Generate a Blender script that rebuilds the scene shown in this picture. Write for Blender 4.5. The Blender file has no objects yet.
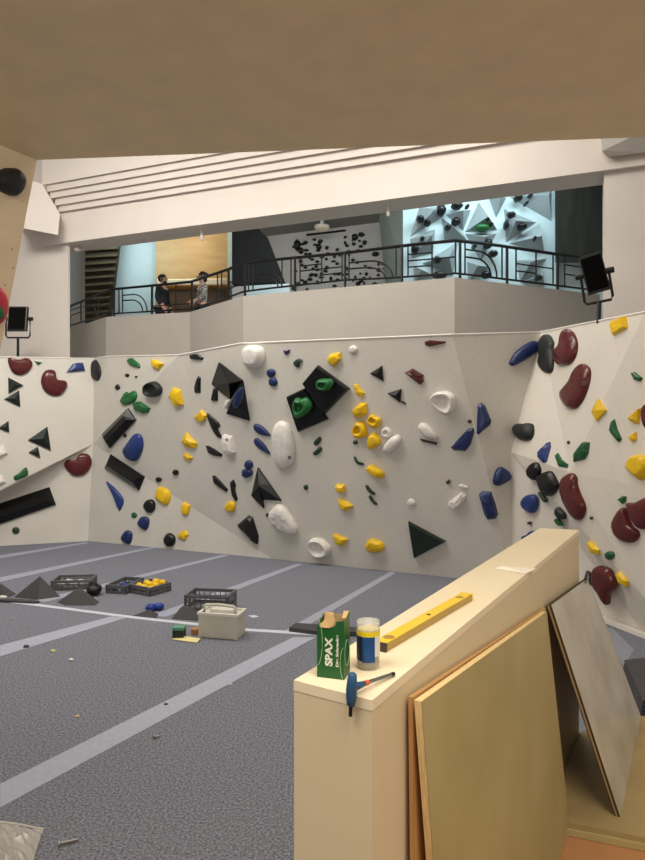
import bpy, bmesh, math, random
from mathutils import Vector, Matrix
from mathutils.bvhtree import BVHTree
random.seed(7)
C = bpy.context.scene.collection
HC, F, CX, CY = 2.4, 640.0, 322.5, 430.0        # eye height, focal length in pixels, image centre

def P(px, py, d):                                # point at depth d along a pixel's ray
    return Vector(((px-CX)/F*d, d, HC-(py-CY)/F*d))
def PZ(px, py, z):                               # where a pixel's ray meets height z
    return P(px, py, (HC-z)*F/(py-CY))
def PF(px, py): return PZ(px, py, 0.0)
def ray(px, py): return Vector(((px-CX)/F, 1.0, -(py-CY)/F))
EYE = Vector((0, 0, HC))
def hit(px, py, p0, n):
    r = ray(px, py); return EYE + r*((p0-EYE).dot(n)/r.dot(n))

# ------------------------------------------------------------------ materials
def mat(name, col, rough=.6, var=.0, scale=8.0, bump=.0, bscale=60, metal=0.0, spec=.5, coat=0.0, stretch=None, col2=None, detail=3, emit=None, alpha=None, trans=0.0):
    m = bpy.data.materials.new(name); m.use_nodes = True
    nt = m.node_tree; b = nt.nodes['Principled BSDF']
    lin = [((c/255)/12.92 if c/255 <= .04045 else (((c/255)+.055)/1.055)**2.4) for c in col]
    b.inputs['Base Color'].default_value = (*lin, 1)
    b.inputs['Roughness'].default_value = rough; b.inputs['Metallic'].default_value = metal
    b.inputs['Specular IOR Level'].default_value = spec; b.inputs['Coat Weight'].default_value = coat
    b.inputs['Transmission Weight'].default_value = trans
    if alpha is not None: b.inputs['Alpha'].default_value = alpha
    if emit: b.inputs['Emission Color'].default_value = (*emit[:3], 1); b.inputs['Emission Strength'].default_value = emit[3]
    tc = nt.nodes.new('ShaderNodeTexCoord'); src = tc.outputs['Object']
    if stretch:
        mp = nt.nodes.new('ShaderNodeMapping'); mp.inputs['Scale'].default_value = stretch
        nt.links.new(src, mp.inputs['Vector']); src = mp.outputs['Vector']
    if var or col2:
        nz = nt.nodes.new('ShaderNodeTexNoise'); nz.inputs['Scale'].default_value = scale; nz.inputs['Detail'].default_value = detail
        nt.links.new(src, nz.inputs['Vector'])
        cr = nt.nodes.new('ShaderNodeValToRGB'); cr.color_ramp.elements[0].position = .32; cr.color_ramp.elements[1].position = .68
        if col2:
            l2 = [((c/255)/12.92 if c/255 <= .04045 else (((c/255)+.055)/1.055)**2.4) for c in col2]
            cr.color_ramp.elements[0].color = (*l2, 1); cr.color_ramp.elements[1].color = (*lin, 1)
        else:
            cr.color_ramp.elements[0].color = (*[c*(1-var) for c in lin], 1); cr.color_ramp.elements[1].color = (*[min(1, c*(1+var)) for c in lin], 1)
        nt.links.new(nz.outputs['Fac'], cr.inputs['Fac']); nt.links.new(cr.outputs['Color'], b.inputs['Base Color'])
    if bump:
        n2 = nt.nodes.new('ShaderNodeTexNoise'); n2.inputs['Scale'].default_value = bscale; n2.inputs['Detail'].default_value = 2
        nt.links.new(src, n2.inputs['Vector'])
        bp = nt.nodes.new('ShaderNodeBump'); bp.inputs['Strength'].default_value = bump; bp.inputs['Distance'].default_value = .01
        nt.links.new(n2.outputs['Fac'], bp.inputs['Height']); nt.links.new(bp.outputs['Normal'], b.inputs['Normal'])
    return m

def wall_paint(name, col, ux, uy, dark=.55):       # painted boards with a grid of t-nut holes
    m = mat(name, col, .75, var=.035, scale=1.3)
    nt = m.node_tree; b = nt.nodes['Principled BSDF']; N = nt.nodes.new; L = nt.links.new
    base = b.inputs['Base Color'].links[0].from_socket
    geo = N('ShaderNodeNewGeometry'); sep = N('ShaderNodeSeparateXYZ'); L(geo.outputs['Position'], sep.inputs[0])
    def M(op, a, c, d=None):
        n = N('ShaderNodeMath'); n.operation = op
        for i, v in enumerate((a, c, d)):
            if v is None: continue
            if isinstance(v, (int, float)): n.inputs[i].default_value = v
            else: L(v, n.inputs[i])
        return n.outputs[0]
    u = M('ADD', M('MULTIPLY', sep.outputs[0], ux), M('MULTIPLY', sep.outputs[1], uy))
    v = sep.outputs[2]
    row = M('FLOOR', M('DIVIDE', v, .17), 0); u2 = M('ADD', u, M('MULTIPLY', row, .085))
    fu = M('SUBTRACT', M('FRACT', M('DIVIDE', u2, .21), 0), .5); fv = M('SUBTRACT', M('FRACT', M('DIVIDE', v, .17), 0), .5)
    r = M('SQRT', M('ADD', M('POWER', M('MULTIPLY', fu, .21), 2), M('POWER', M('MULTIPLY', fv, .17), 2)), 0)
    hole = M('MULTIPLY', M('LESS_THAN', r, .009), dark)
    mx = N('ShaderNodeMixRGB'); L(hole, mx.inputs[0]); L(base, mx.inputs[1]); mx.inputs[2].default_value = (.12, .1, .08, 1)
    L(mx.outputs[0], b.inputs['Base Color'])
    return m

MT = {}
MT['wall_back'] = wall_paint('back_wall_paint', (212, 208, 199), .907, -.42, .32)
MT['wall_left'] = wall_paint('left_wall_paint', (222, 217, 207), .93, .35, .12)
MT['wall_right'] = wall_paint('right_wall_paint', (226, 219, 208), .3, -.95, .22)
MT['plaster'] = mat('white_plaster', (226, 217, 209), .8, var=.02, scale=2)
MT['plaster_shade'] = mat('shaded_plaster', (202, 196, 190), .8, var=.02, scale=2)  # white plaster with the right bracket's shade put into its colour
MT['ceiling'] = mat('hall_ceiling_paint', (225, 218, 208), .85, var=.02)
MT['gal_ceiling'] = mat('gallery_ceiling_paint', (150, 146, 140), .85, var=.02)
MT['tan'] = mat('raw_board', (238, 212, 168), .6, var=.04, scale=3, stretch=(1, 1, 1))
MT['tan_left'] = mat('birch_board', (242, 220, 184), .6, var=.05, scale=3)
MT['carpet'] = mat('grey_carpet', (152, 155, 167), .95, scale=60, col2=(88, 90, 99), bump=.3, bscale=420, detail=12, spec=.1)
MT['tape'] = mat('grey_tape', (172, 176, 192), .8, var=.05, scale=20, spec=.2)
MT['tape_back'] = mat('far_mat_seam', (162, 166, 182), .85, var=.05, scale=20, spec=.15)
MT['tape_dim'] = mat('mat_seam', (146, 148, 160), .9, var=.04, scale=20, spec=.1)
MT['tape_white'] = mat('white_seam', (206, 208, 220), .8, var=.04, scale=20, spec=.2)
MT['trim'] = mat('white_trim', (240, 234, 226), .6, var=.01)
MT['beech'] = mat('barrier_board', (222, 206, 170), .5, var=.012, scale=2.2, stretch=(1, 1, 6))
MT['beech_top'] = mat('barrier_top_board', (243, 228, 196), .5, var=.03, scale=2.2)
MT['ply'] = mat('plywood_face', (186, 172, 122), .55, scale=2.6, col2=(170, 155, 104), detail=5)
MT['ply_edge'] = mat('plywood_edge', (232, 205, 148), .7, var=.15, scale=30, stretch=(8, 8, .6))
MT['ply_orange'] = mat('plywood_orange', (188, 136, 92), .6, scale=3, col2=(172, 118, 74), detail=5)
MT['ply_thin'] = mat('plywood_thin', (206, 162, 104), .6, scale=3, col2=(190, 144, 88), detail=5)
MT['ply_olive'] = mat('plywood_olive', (172, 150, 104), .6, scale=3, col2=(155, 133, 90), detail=5)
MT['film'] = mat('film_faced_panel', (208, 202, 188), .25, scale=3.5, col2=(178, 171, 156), spec=.6, detail=4)
MT['film_dark'] = mat('panel_core', (66, 50, 36), .6, var=.1)
MT['steel'] = mat('steel', (170, 168, 160), .35, metal=1.0, var=.05)
MT['black_metal'] = mat('black_metal', (20, 20, 21), .45, var=.1, spec=.4)
MT['black_plastic'] = mat('black_plastic', (27, 27, 29), .5, var=.1)
MT['matt_black'] = mat('matt_black', (16, 15, 15), .95, var=.05, spec=.05)
MT['crate'] = mat('dark_grey_crate', (100, 101, 105), .55, var=.08)
MT['vol_dark'] = mat('dark_grey_volume', (74, 73, 76), .75, var=.06, scale=15, spec=.3)
MT['toolbox'] = mat('beige_plastic', (206, 203, 190), .5, var=.03)
MT['toolbox_l'] = mat('beige_plastic_light', (228, 226, 216), .5, var=.03)
MT['paper_y'] = mat('yellow_paper', (238, 226, 160), .8, var=.03)
MT['paper_w'] = mat('white_paper', (236, 230, 214), .8, var=.02)
HCOL = {'red': (92, 32, 34), 'maroon': (80, 32, 30), 'green': (28, 92, 52), 'dgreen': (34, 62, 44), 'ggreen': (30, 105, 52), 'blue': (26, 44, 94), 'lblue': (36, 60, 124),
        'black': (17, 17, 18), 'slate': (30, 33, 35), 'yellow': (240, 196, 22), 'white': (232, 228, 222), 'brown': (62, 42, 34), 'ink': (46, 44, 88), 'pink': (200, 60, 80)}
for k, c in HCOL.items():
    MT['h_'+k] = mat(k+'_hold', c, .38 if k not in ('white', 'slate') else .55, var=.10, scale=9, bump=.15, bscale=40)
MT['h_red'].node_tree.nodes['Principled BSDF'].inputs['Roughness'].default_value = .24
MT['h_gloss'] = mat('gloss_black_hold', (13, 13, 14), .3, var=.1, scale=6, coat=.1, spec=.35)
MT['h_triangle'] = mat('green_black_volume', (27, 38, 33), .55, var=.12, scale=9, spec=.35)
MT['bolt'] = mat('bolt_steel', (120, 118, 112), .35, metal=.9, var=.05)
MT['bolt_dark'] = mat('bolt_hole', (22, 20, 20), .6, var=.05)

# ------------------------------------------------------------------ mesh helpers
KEEP = ('wall_back', 'wall_left', 'wall_right')    # open shells whose normals are set by hand
def link(name, bm, m, parent=None, smooth=False):
    if name not in KEEP: bmesh.ops.recalc_face_normals(bm, faces=bm.faces)
    me = bpy.data.meshes.new(name); bm.to_mesh(me); bm.free()
    for x in (m if isinstance(m, (list, tuple)) else [m]): me.materials.append(x)
    if smooth:
        for p in me.polygons: p.use_smooth = True
    o = bpy.data.objects.new(name, me); C.objects.link(o)
    if parent: o.parent = parent; o.matrix_parent_inverse = parent.matrix_basis.inverted()
    return o
def rebase(o, loc):                                 # move a mesh's origin without moving the mesh
    o.data.transform(Matrix.Translation(-Vector(loc))); o.location = loc; return o
def thing(name, label, cat, loc=(0, 0, 0), group=None):
    o = bpy.data.objects.new(name, None); C.objects.link(o); o.location = loc; o.empty_display_size = .1
    return tag(o, label, cat, group)
def tag(o, label, cat, group=None):
    o['label'] = label; o['category'] = cat
    if group: o['group'] = group
    return o
def struct(name, bm, m, smooth=False):
    o = link(name, bm, m, None, smooth); o['kind'] = 'structure'; return o
def BM(): return bmesh.new()
def poly(bm, pts): return bm.faces.new([bm.verts.new(p) for p in pts])
def hexa(bm, q):                                    # 8 corners: bottom ring then top ring
    v = [bm.verts.new(p) for p in q]
    for f in ((3, 2, 1, 0), (4, 5, 6, 7), (0, 1, 5, 4), (1, 2, 6, 5), (2, 3, 7, 6), (3, 0, 4, 7)): bm.faces.new([v[i] for i in f])
def prism(bm, base, dz):
    n = len(base); dz = Vector(dz)
    a = [bm.verts.new(p) for p in base]; b = [bm.verts.new(Vector(p)+dz) for p in base]
    bm.faces.new(a[::-1]); bm.faces.new(b)
    for i in range(n): bm.faces.new([a[i], a[(i+1) % n], b[(i+1) % n], b[i]])
def obox(bm, o, u, v, w):                           # box from corner o with edge vectors
    o, u, v, w = map(Vector, (o, u, v, w))
    hexa(bm, [o, o+u, o+u+v, o+v, o+w, o+u+w, o+u+v+w, o+v+w])
def cbox(bm, c, s):
    c = Vector(c); obox(bm, c-Vector(s)/2, (s[0], 0, 0), (0, s[1], 0), (0, 0, s[2]))
def tube(bm, pts, r, n=8, cap=True):
    pts = [Vector(p) for p in pts]; rings = []
    for i, p in enumerate(pts):
        t = (pts[min(i+1, len(pts)-1)]-pts[max(i-1, 0)]).normalized()
        a = t.cross(Vector((0, 0, 1)));
        if a.length < .05: a = t.cross(Vector((1, 0, 0)))
        a.normalize(); b = t.cross(a)
        rr = r[i] if isinstance(r, (list, tuple)) else r
        rings.append([bm.verts.new(p+(a*math.cos(k*2*math.pi/n)+b*math.sin(k*2*math.pi/n))*rr) for k in range(n)])
    for A, B in zip(rings, rings[1:]):
        for k in range(n): bm.faces.new([A[k], A[(k+1) % n], B[(k+1) % n], B[k]])
    if cap: bm.faces.new(rings[0][::-1]); bm.faces.new(rings[-1])
def lathe(bm, c, prof, n=24, axis=None):
    c = Vector(c); ax = Vector(axis or (0, 0, 1)).normalized()
    a = ax.cross(Vector((0, 1, 0)));
    if a.length < .1: a = ax.cross(Vector((1, 0, 0)))
    a.normalize(); b = ax.cross(a)
    rings = [[bm.verts.new(c+ax*h+(a*math.cos(k*2*math.pi/n)+b*math.sin(k*2*math.pi/n))*max(r, 1e-4)) for k in range(n)] for r, h in prof]
    for A, B in zip(rings, rings[1:]):
        for k in range(n): bm.faces.new([A[k], A[(k+1) % n], B[(k+1) % n], B[k]])
    bm.faces.new(rings[0][::-1]); bm.faces.new(rings[-1])
def blob(bm, c, r, sub=2, jit=.12, seed=1):
    rnd = random.Random(seed); M = Matrix.Translation(Vector(c)) @ Matrix.Diagonal((*r, 1))
    res = bmesh.ops.create_icosphere(bm, subdivisions=sub, radius=1)
    for v in res['verts']:
        v.co *= 1+rnd.uniform(-jit, jit); v.co = M @ v.co
def bevel(bm, w, seg=2): bmesh.ops.bevel(bm, geom=list(bm.edges), offset=w, segments=seg, affect='EDGES', profile=.6)

# ------------------------------------------------------------------ climbing walls
WV = []   # vertices and triangles of all walls for placing the holds
def wall(name, verts, faces, m):
    bm = BM(); vs = [bm.verts.new(v) for v in verts]
    base = len(WALLV)
    WALLV.extend(verts)
    for f in faces:
        n = (verts[f[1]]-verts[f[0]]).cross(verts[f[2]]-verts[f[0]])
        if n.dot(EYE-verts[f[0]]) < 0: f = f[::-1]
        bm.faces.new([vs[i] for i in f]); WALLF.append([base+i for i in f])
    o = struct(name, bm, m)
    md = o.modifiers.new('thickness', 'SOLIDIFY'); md.thickness = .04; md.offset = -1
    return o
WALLV, WALLF = [], []
JJ = P(93, 444, 13.95); _LL = P(0, 490, 12.75); _LT = P(0, 357, 12.95)
B1 = PF(88, 541); B2 = Vector((-.94, 11.93, 0)); B3 = Vector((2.95, 9.98, 0))
T1 = hit(94, 358.5, JJ, (_LL-JJ).cross(_LT-JJ).normalized()); print('T1', T1.y); T1b = P(107, 356.5, 13.7); AP = P(179, 355, 12.25); CT = P(452, 334.5, 9.65)
MN = (B3-B2).cross(CT-B2).normalized(); KK = hit(240, 343.5, B2, MN)
CR = P(541, 332, 10.15); CM = P(511, 452, 9.95); CE = hit(489, 480, B2, MN)
V = [B1, B2, B3, T1, T1b, AP, KK, CT, JJ, CR, CM, CE]
wall('wall_back', V, [(0, 1, 8), (8, 1, 5), (8, 5, 4), (8, 4, 3), (5, 1, 6), (6, 1, 7), (7, 1, 11), (11, 1, 2), (7, 11, 10), (7, 10, 9), (11, 2, 10)], MT['wall_back'])
LB = PF(0, 546); LB2 = LB+(LB-B1)*2.0; LB2.z = 0
LL = P(0, 490, 12.75); LL2 = LL+(LL-JJ)*1.6; LT = P(0, 357, 12.95); LT2 = LT+(LT-T1)*1.6
LLb = P(0, 487, 13.3); LLb2 = LLb+(LLb-JJ)*1.6
wall('wall_left', [B1, LB, LB2, JJ, LLb, LLb2, LL, LL2, T1, LT, LT2],
     [(0, 3, 4, 1), (1, 4, 5, 2), (3, 6, 4), (4, 6, 7, 5), (3, 8, 9, 6), (6, 9, 10, 7)], MT['wall_left'])
RB = Vector((3.76, 7.46, 0)); RB2 = RB+Vector((.31, -.95, 0))*4
RN = P(645, 598, 7.2); RM = P(570, 472, 8.45); RR = P(645, 488, 7.22); RT = P(645, 312, 7.42)
ex = Vector((.31, -.95, 0))*4
wall('wall_right', [B3, RB, RB2, CM, RN, RN+ex, RM, RR, RR+ex, CR, RT, RT+ex],
     [(0, 3, 4, 1), (1, 4, 5, 2), (3, 6, 4), (6, 7, 4), (4, 7, 8, 5), (3, 9, 6), (9, 10, 6), (6, 10, 7), (7, 10, 11, 8)], MT['wall_right'])
BVH = BVHTree.FromPolygons([tuple(v) for v in WALLV], WALLF)

bm = BM()
tube(bm, [LT2, LT, T1, T1b, AP, KK, CT, CR, RT, RT+ex], .015, 6)
struct('trim_1', bm, MT['trim'])
bm = BM(); n_ = Vector((-.95, -.31, 0))
prism(bm, [B3+n_*.02, RB+n_*.02, RB2+n_*.02, RB2+n_*.09, RB+n_*.09, B3+n_*.09], (0, 0, .05))
struct('baseboard_right', bm, MT['trim'])

# ------------------------------------------------------------------ floor
bm = BM(); poly(bm, [(-11, -3, 0), (9, -3, 0), (9, 15.5, 0), (-11, 15.5, 0)])
struct('floor', bm, MT['carpet'])
tn = [1]
def strip(quad, m, z=.004):
    tn[0] += 1; bm = BM()
    base = [PF(*q) for q in quad]
    prism(bm, base, (0, 0, z)); return struct('trim_%d' % tn[0], bm, m)
strip([(0, 784.5), (293, 637.5), (316, 637.5), (0, 808)], MT['tape'])
strip([(0, 645.6), (112, 616.5), (126, 618.2), (0, 656.6)], MT['tape'])
strip([(284, 631), (390, 572), (396, 573), (297, 632)], MT['tape_back'])
strip([(150, 616), (296, 564), (303, 564.5), (166, 617)], MT['tape_back'])
strip([(34, 601), (222, 555), (229, 555.5), (46, 602)], MT['tape_back'])
strip([(0, 577.6), (152, 547), (157, 547.5), (0, 582)], MT['tape_back'])
strip([(0, 555.5), (86, 542.3), (90, 542.8), (0, 558.5)], MT['tape_back'])
strip([(-20, 597), (0, 599.3), (134, 616.6), (248, 629), (320, 633), (320, 636), (248, 631.5), (134, 619), (0, 601.6), (-20, 599)], MT['tape_white'], .006)
strip([(604, 628), (612, 628), (634, 650), (624, 668), (616, 652)], MT['tape_dim'], .003)

# ------------------------------------------------------------------ upper white structure
HZ = 2.4+4.11                                        # underside of the long beam
U = Vector((.932, -.362, 0)); NN = Vector((-.362, -.932, 0)); H0 = Vector((-6.29, 14.3, 0))
def onbeam(px, off=0.0):                             # plan position on the beam line for a pixel column
    k = (px-CX)/F; p0 = H0+NN*off
    t = (k*p0.y-p0.x)/(U.x-k*U.y); return p0+U*t
bm = BM()
a, b = H0, H0+U*15
obox(bm, a+Vector((0, 0, HZ)), b-a, -NN*.65, (0, 0, 1.02))
struct('wall_upper', bm, MT['plaster'])
bm = BM()
st = [(58.5, 212), (55, 205.6), (50, 198.5), (47, 191.7), (42, 185), (38, 176)]
OFF = [.08+.07*i for i in range(6)]
zs = []
for i, (px, py) in enumerate(st):
    p = onbeam(px, OFF[i]); zs.append(HC-(py-CY)/F*p.y)
for i in range(5):                                   # stepped coves, each overhanging the one below
    p = onbeam(st[i][0], OFF[i]); z0, z1 = zs[i], zs[i+1]+.03 if i < 4 else 8.6
    lo, hi = Vector((0, 0, z0)), Vector((0, 0, z1)); L_ = U*14.5; d_ = -NN*.6
    rec = Vector((0, 0, .055)); lip = -NN*.02
    hexa(bm, [p+lo, p+L_+lo, p+L_+lo+rec+d_*.25, p+lo+rec+d_*.25, p+hi, p+L_+hi, p+L_+hi+d_, p+hi+d_])
struct('trim_11', bm, MT['plaster'])
bm = BM()                                            # left pier
pr = onbeam(68, -.1)
obox(bm, pr+Vector((0, 0, 0)), -U*6, -NN*.06, (0, 0, 8.6))
struct('wall_pier_left', bm, MT['plaster'])
bm = BM()
pr = onbeam(604, -.1); obox(bm, pr, U*6, -NN*.5, (0, 0, 8.6))
struct('wall_pier_right', bm, MT['plaster'])
bm = BM()                                            # sloping bracket where the grooves end
q = [(22, 228), (58, 235), (60, 214), (42, 184), (30, 180)]; dd = [13.55]*5
fr = [P(x, y, d) for (x, y), d in zip(q, dd)]; bk = [P(x, y, 14.6) for x, y in q]
v1 = [bm.verts.new(p) for p in fr]; v2 = [bm.verts.new(p) for p in bk]; bm.faces.new(v1)
for i in range(5): bm.faces.new([v1[i], v1[(i+1) % 5], v2[(i+1) % 5], v2[i]])
struct('trim_12', bm, MT['plaster'])
bm = BM()
q = [(600, 128), (602, 151), (608, 157), (650, 152), (650, 128)]; dd = [9.9, 9.95, 10, 9.8, 9.6]
fr = [P(x, y, d) for (x, y), d in zip(q, dd)]; bk = [P(x, y, 10.6) for x, y in q]
v1 = [bm.verts.new(p) for p in fr]; v2 = [bm.verts.new(p) for p in bk]; bm.faces.new(v1)
for i in range(5): bm.faces.new([v1[i], v1[(i+1) % 5], v2[(i+1) % 5], v2[i]])
struct('trim_13', bm, MT['plaster_shade'])
bm = BM(); obox(bm, (-12, 5, 8.5), (22, 0, 0), (0, 17, 0), (0, 0, .1)); struct('ceiling', bm, MT['ceiling'])

# near overhang (underside of the boarded roof above the photographer) and its left return
bm = BM()
e1, e2 = PZ(37, 160, 5.0), PZ(645, 137, 5.0); e0 = PZ(0, 145, 5.0)
e3 = e2+(e2-e1)*.5; el = e0+(e0-e1)*4
prism(bm, [e1, e3, Vector((6, -4, 5)), Vector((-6, -4, 5)), el, e0], (0, 0, .25))
struct('ceiling_overhang', bm, MT['tan'])
bm = BM()
a0, a1, a2, a3 = e1, P(28, 205, 6.25), P(10, 300, 6.35), P(-4, 372, 6.42)
dl = (e0-e1)*4
fr = [a0, a1, a2, a3]; lf = [p+dl for p in fr]
for i in range(3):
    poly(bm, [fr[i], fr[i+1], lf[i+1], lf[i]])
th = Vector((-.25, .12, 0))
for i in range(3): poly(bm, [fr[i], fr[i]+th, fr[i+1]+th, fr[i+1]])
struct('wall_near_left', bm, MT['tan_left'])
PAN_P, PAN_N = a1.copy(), (a2-a1).cross(dl).normalized()
if PAN_N.dot(EYE-PAN_P) < 0: PAN_N = -PAN_N
for i, (x, y) in enumerate(((23, 167), (22, 201), (12, 249), (13, 268), (5, 285))):
    p = hit(x, y, PAN_P, PAN_N); bm = BM(); lathe(bm, p, [(.006, -.01), (.006, .002)], 10, PAN_N)
    o = link('bolt_hole', bm, MT['bolt_dark']); o['kind'] = 'structure'; o.name = 'trim_%d' % (20+i)

# ------------------------------------------------------------------ gallery
MT['parapet'] = mat('shaded_parapet_plaster', (182, 176, 168), .85, var=.02, scale=2)  # plaster colour lowered to carry the shadow under the beam
MT['wood_wall'] = mat('lit_wood_boards', (200, 166, 112), .5, scale=1.6, col2=(188, 150, 96), detail=5, stretch=(1, 1, 4))
MT['slat'] = mat('brown_slats', (86, 71, 46), .6, var=.1)
MT['slat_dark'] = mat('dark_slat_gap', (62, 50, 34), .8, var=.1)
MT['cool'] = mat('cool_white_wall', (206, 222, 224), .7, var=.02)
MT['dark_wall'] = mat('dark_wall', (26, 27, 25), .8, var=.15, scale=2)
MT['olive_dark'] = mat('dark_olive_curtain', (52, 49, 40), .85, scale=2, col2=(38, 36, 30), stretch=(3, 3, .6))
MT['grey_wall'] = mat('grey_gallery_wall', (196, 191, 187), .8, var=.02)
MT['teal_wall'] = mat('grey_green_wall', (140, 152, 146), .8, var=.02)
MT['brown'] = mat('dark_brown_wood', (88, 62, 38), .6, var=.15)
PAR = [(69, 329, 17.06), (106, 317, 15.24), (190, 312, 14.6), (243, 296, 12.85), (454.5, 277.4, 11.3), (600, 294.5, 12.7)]
PT = [P(*p) for p in PAR]
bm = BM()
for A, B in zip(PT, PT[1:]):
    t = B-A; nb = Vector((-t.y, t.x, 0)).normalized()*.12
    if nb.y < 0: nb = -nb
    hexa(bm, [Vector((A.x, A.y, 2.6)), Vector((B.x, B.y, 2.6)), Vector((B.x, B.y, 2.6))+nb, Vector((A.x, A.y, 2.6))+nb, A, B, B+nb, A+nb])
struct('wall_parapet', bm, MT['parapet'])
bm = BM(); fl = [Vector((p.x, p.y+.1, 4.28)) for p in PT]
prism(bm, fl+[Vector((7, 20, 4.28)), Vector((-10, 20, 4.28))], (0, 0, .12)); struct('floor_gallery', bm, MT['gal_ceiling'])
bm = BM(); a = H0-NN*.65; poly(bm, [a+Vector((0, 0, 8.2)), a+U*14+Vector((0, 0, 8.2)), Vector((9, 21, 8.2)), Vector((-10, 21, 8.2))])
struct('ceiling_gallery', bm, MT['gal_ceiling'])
def panel(name, pts, m, th=.05):
    bm = BM(); q = [P(*p) for p in pts]; prism(bm, q, (0, th, 0)); o = struct(name, bm, m); return o
panel('wall_gallery_corner', [(55, 225, 18.4), (86, 225, 18.4), (86, 345, 18.4), (55, 345, 18.4)], MT['grey_wall'])
panel('wall_gallery_cool', [(106, 345, 18.2), (158, 345, 18.2), (158, 215, 18.2), (106, 215, 18.2)], MT['cool'])
panel('wall_gallery_wood', [(155.5, 345, 18.0), (229, 345, 18.0), (229, 210, 18.0), (155.5, 210, 18.0)], MT['wood_wall'])
panel('trim_14', [(227.5, 345, 17.6), (232, 345, 17.6), (232, 210, 17.6), (227.5, 210, 17.6)], MT['cool'])
panel('wall_gallery_low', [(244, 320, 16.0), (292, 320, 16.0), (289, 283.5, 16.0), (244, 286, 16.0)], MT['cool'])
panel('wall_gallery_dark', [(232, 284, 16.6), (285, 282, 16.6), (268, 238, 16.6), (258, 228, 16.6), (232, 215, 16.6)], MT['dark_wall'], .3)
panel('wall_gallery_spray', [(262, 300, 19), (396, 300, 17.8), (390, 221, 17.8), (262, 237, 19)], MT['grey_wall'])
panel('wall_gallery_return', [(387, 300, 17.3), (412, 300, 14.9), (412, 180, 14.9), (376, 180, 17.3)], MT['teal_wall'])
FD = 14.4
panel('wall_gallery_facets', [(403, 320, FD), (558, 320, FD), (558, 176, FD), (403, 176, FD)], MT['cool'])
panel('wall_gallery_curtain', [(556, 262, 14.2), (625, 262, 14.2), (625, 170, 14.2), (556, 170, 14.2)], MT['olive_dark'])
panel('wall_gallery_end', [(556, 320, 14.6), (640, 320, 14.6), (640, 235, 14.6), (556, 235, 14.6)], MT['cool'])
# slatted stair underside
t = thing('slatted_screen', 'brown slatted timber screen leaning beside the pale blue gallery wall', 'screen', P(95, 310, 17.2))
bm = BM(); prism(bm, [P(85, 359, 17.6), P(106, 359, 17.6), P(123, 222, 17.6), (P(85, 222, 17.6))], (0, .05, 0)); link('backing', bm, MT['slat_dark'], t)
for i in range(15):
    y = 328-i*7; x1 = 106+(330-y)*.155
    bm = BM(); hexa(bm, [P(85, y, 17.55), P(x1, y-2.2, 17.55), P(x1, y-2.2, 17.5), P(85, y, 17.5), P(85, y-2, 17.55), P(x1, y-4.2, 17.55), P(x1, y-4.2, 17.5), P(85, y-2, 17.5)])
    link('slat', bm, MT['slat'], t)
# counter and shelf in front of the wood wall
t = thing('counter', 'dark brown wooden counter with pale top behind the two people', 'counter', P(192, 335, 17.4))
bm = BM(); hexa(bm, [P(158, 345, 17.8), P(226, 345, 17.8), P(226, 345, 17.2), P(158, 345, 17.2), P(158, 290, 17.8), P(226, 289, 17.8), P(226, 290, 17.2), P(158, 291, 17.2)]); link('front_panel', bm, MT['brown'], t)
bm = BM(); hexa(bm, [P(157, 285, 17.85), P(227, 284, 17.85), P(227, 284, 17.1), P(157, 285, 17.1), P(157, 279, 17.85), P(227, 278, 17.85), P(227, 279.5, 17.1), P(157, 280.5, 17.1)]); link('countertop', bm, MT['beech_top'], t)

def on_par(px):                                      # depth of the parapet line at a pixel column
    k = (px-CX)/F
    for A, B in zip(PT, PT[1:]):
        t = (k*A.y-A.x)/((B.x-A.x)-k*(B.y-A.y))
        if -1e-6 <= t <= 1.000001: return (A+(B-A)*t).y+.06
    return PT[-1].y+.06
def interp(tab, x):
    for (x0, y0), (x1, y1) in zip(tab, tab[1:]):
        if x <= x1: return y0+(y1-y0)*(x-x0)/(x1-x0)
    return tab[-1][1]
TOPR = [(69, 306.5), (111, 289.5), (190, 282), (225, 270.5), (245, 263.3), (277, 259.5), (345, 253), (410, 245), (458, 240.3), (500, 245.7), (579, 257.6), (600, 261)]
LOWR = [(69, 326), (107, 314), (190, 309), (225, 298.6), (245, 291), (286, 286.5), (345, 280), (390, 278), (458, 273), (496, 278), (585, 289), (600, 291)]
PTOP = [(69, 329), (106, 317), (190, 312), (243, 296), (454.5, 277.4), (600, 294.5)]
def RP(px, f): return P(px, interp(LOWR, px)+(interp(TOPR, px)-interp(LOWR, px))*f, on_par(px))
rail = thing('railing', 'black metal railing with curved ornaments along the top of the gallery parapet', 'railing', P(345, 288, on_par(345)))
bm = BM(); tube(bm, [P(x, interp(TOPR, x), on_par(x)) for x in (69, 90, 111, 150, 190, 210, 225, 243, 262, 277, 310, 345, 380, 410, 435, 455, 480, 500, 540, 579, 600)], .03, 6); link('handrail', bm, MT['black_metal'], rail)
bm = BM(); tube(bm, [P(x, interp(LOWR, x), on_par(x)) for x in (69, 90, 107, 150, 190, 210, 225, 243, 265, 286, 310, 345, 390, 430, 455, 480, 496, 540, 585, 600)], .02, 6); link('lower_rail', bm, MT['black_metal'], rail)
for x in (70, 114, 152, 192, 228.7, 245, 295, 345, 402, 460, 507, 557.5, 590):
    bm = BM(); d = on_par(x); tube(bm, [P(x, interp(PTOP, x)+1, d), P(x, interp(TOPR, x), d)], .028, 6); link('post', bm, MT['black_metal'], rail)
for x in (81, 98, 119, 122.5, 176, 217.6, 221.6, 248.5, 253, 282, 291, 300, 321.7, 342, 349, 396, 408, 432, 455.5, 465, 502, 516, 536, 553, 564.6):
    bm = BM(); tube(bm, [RP(x, 0), RP(x, 1)], .016, 6); link('baluster', bm, MT['black_metal'], rail)
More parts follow.
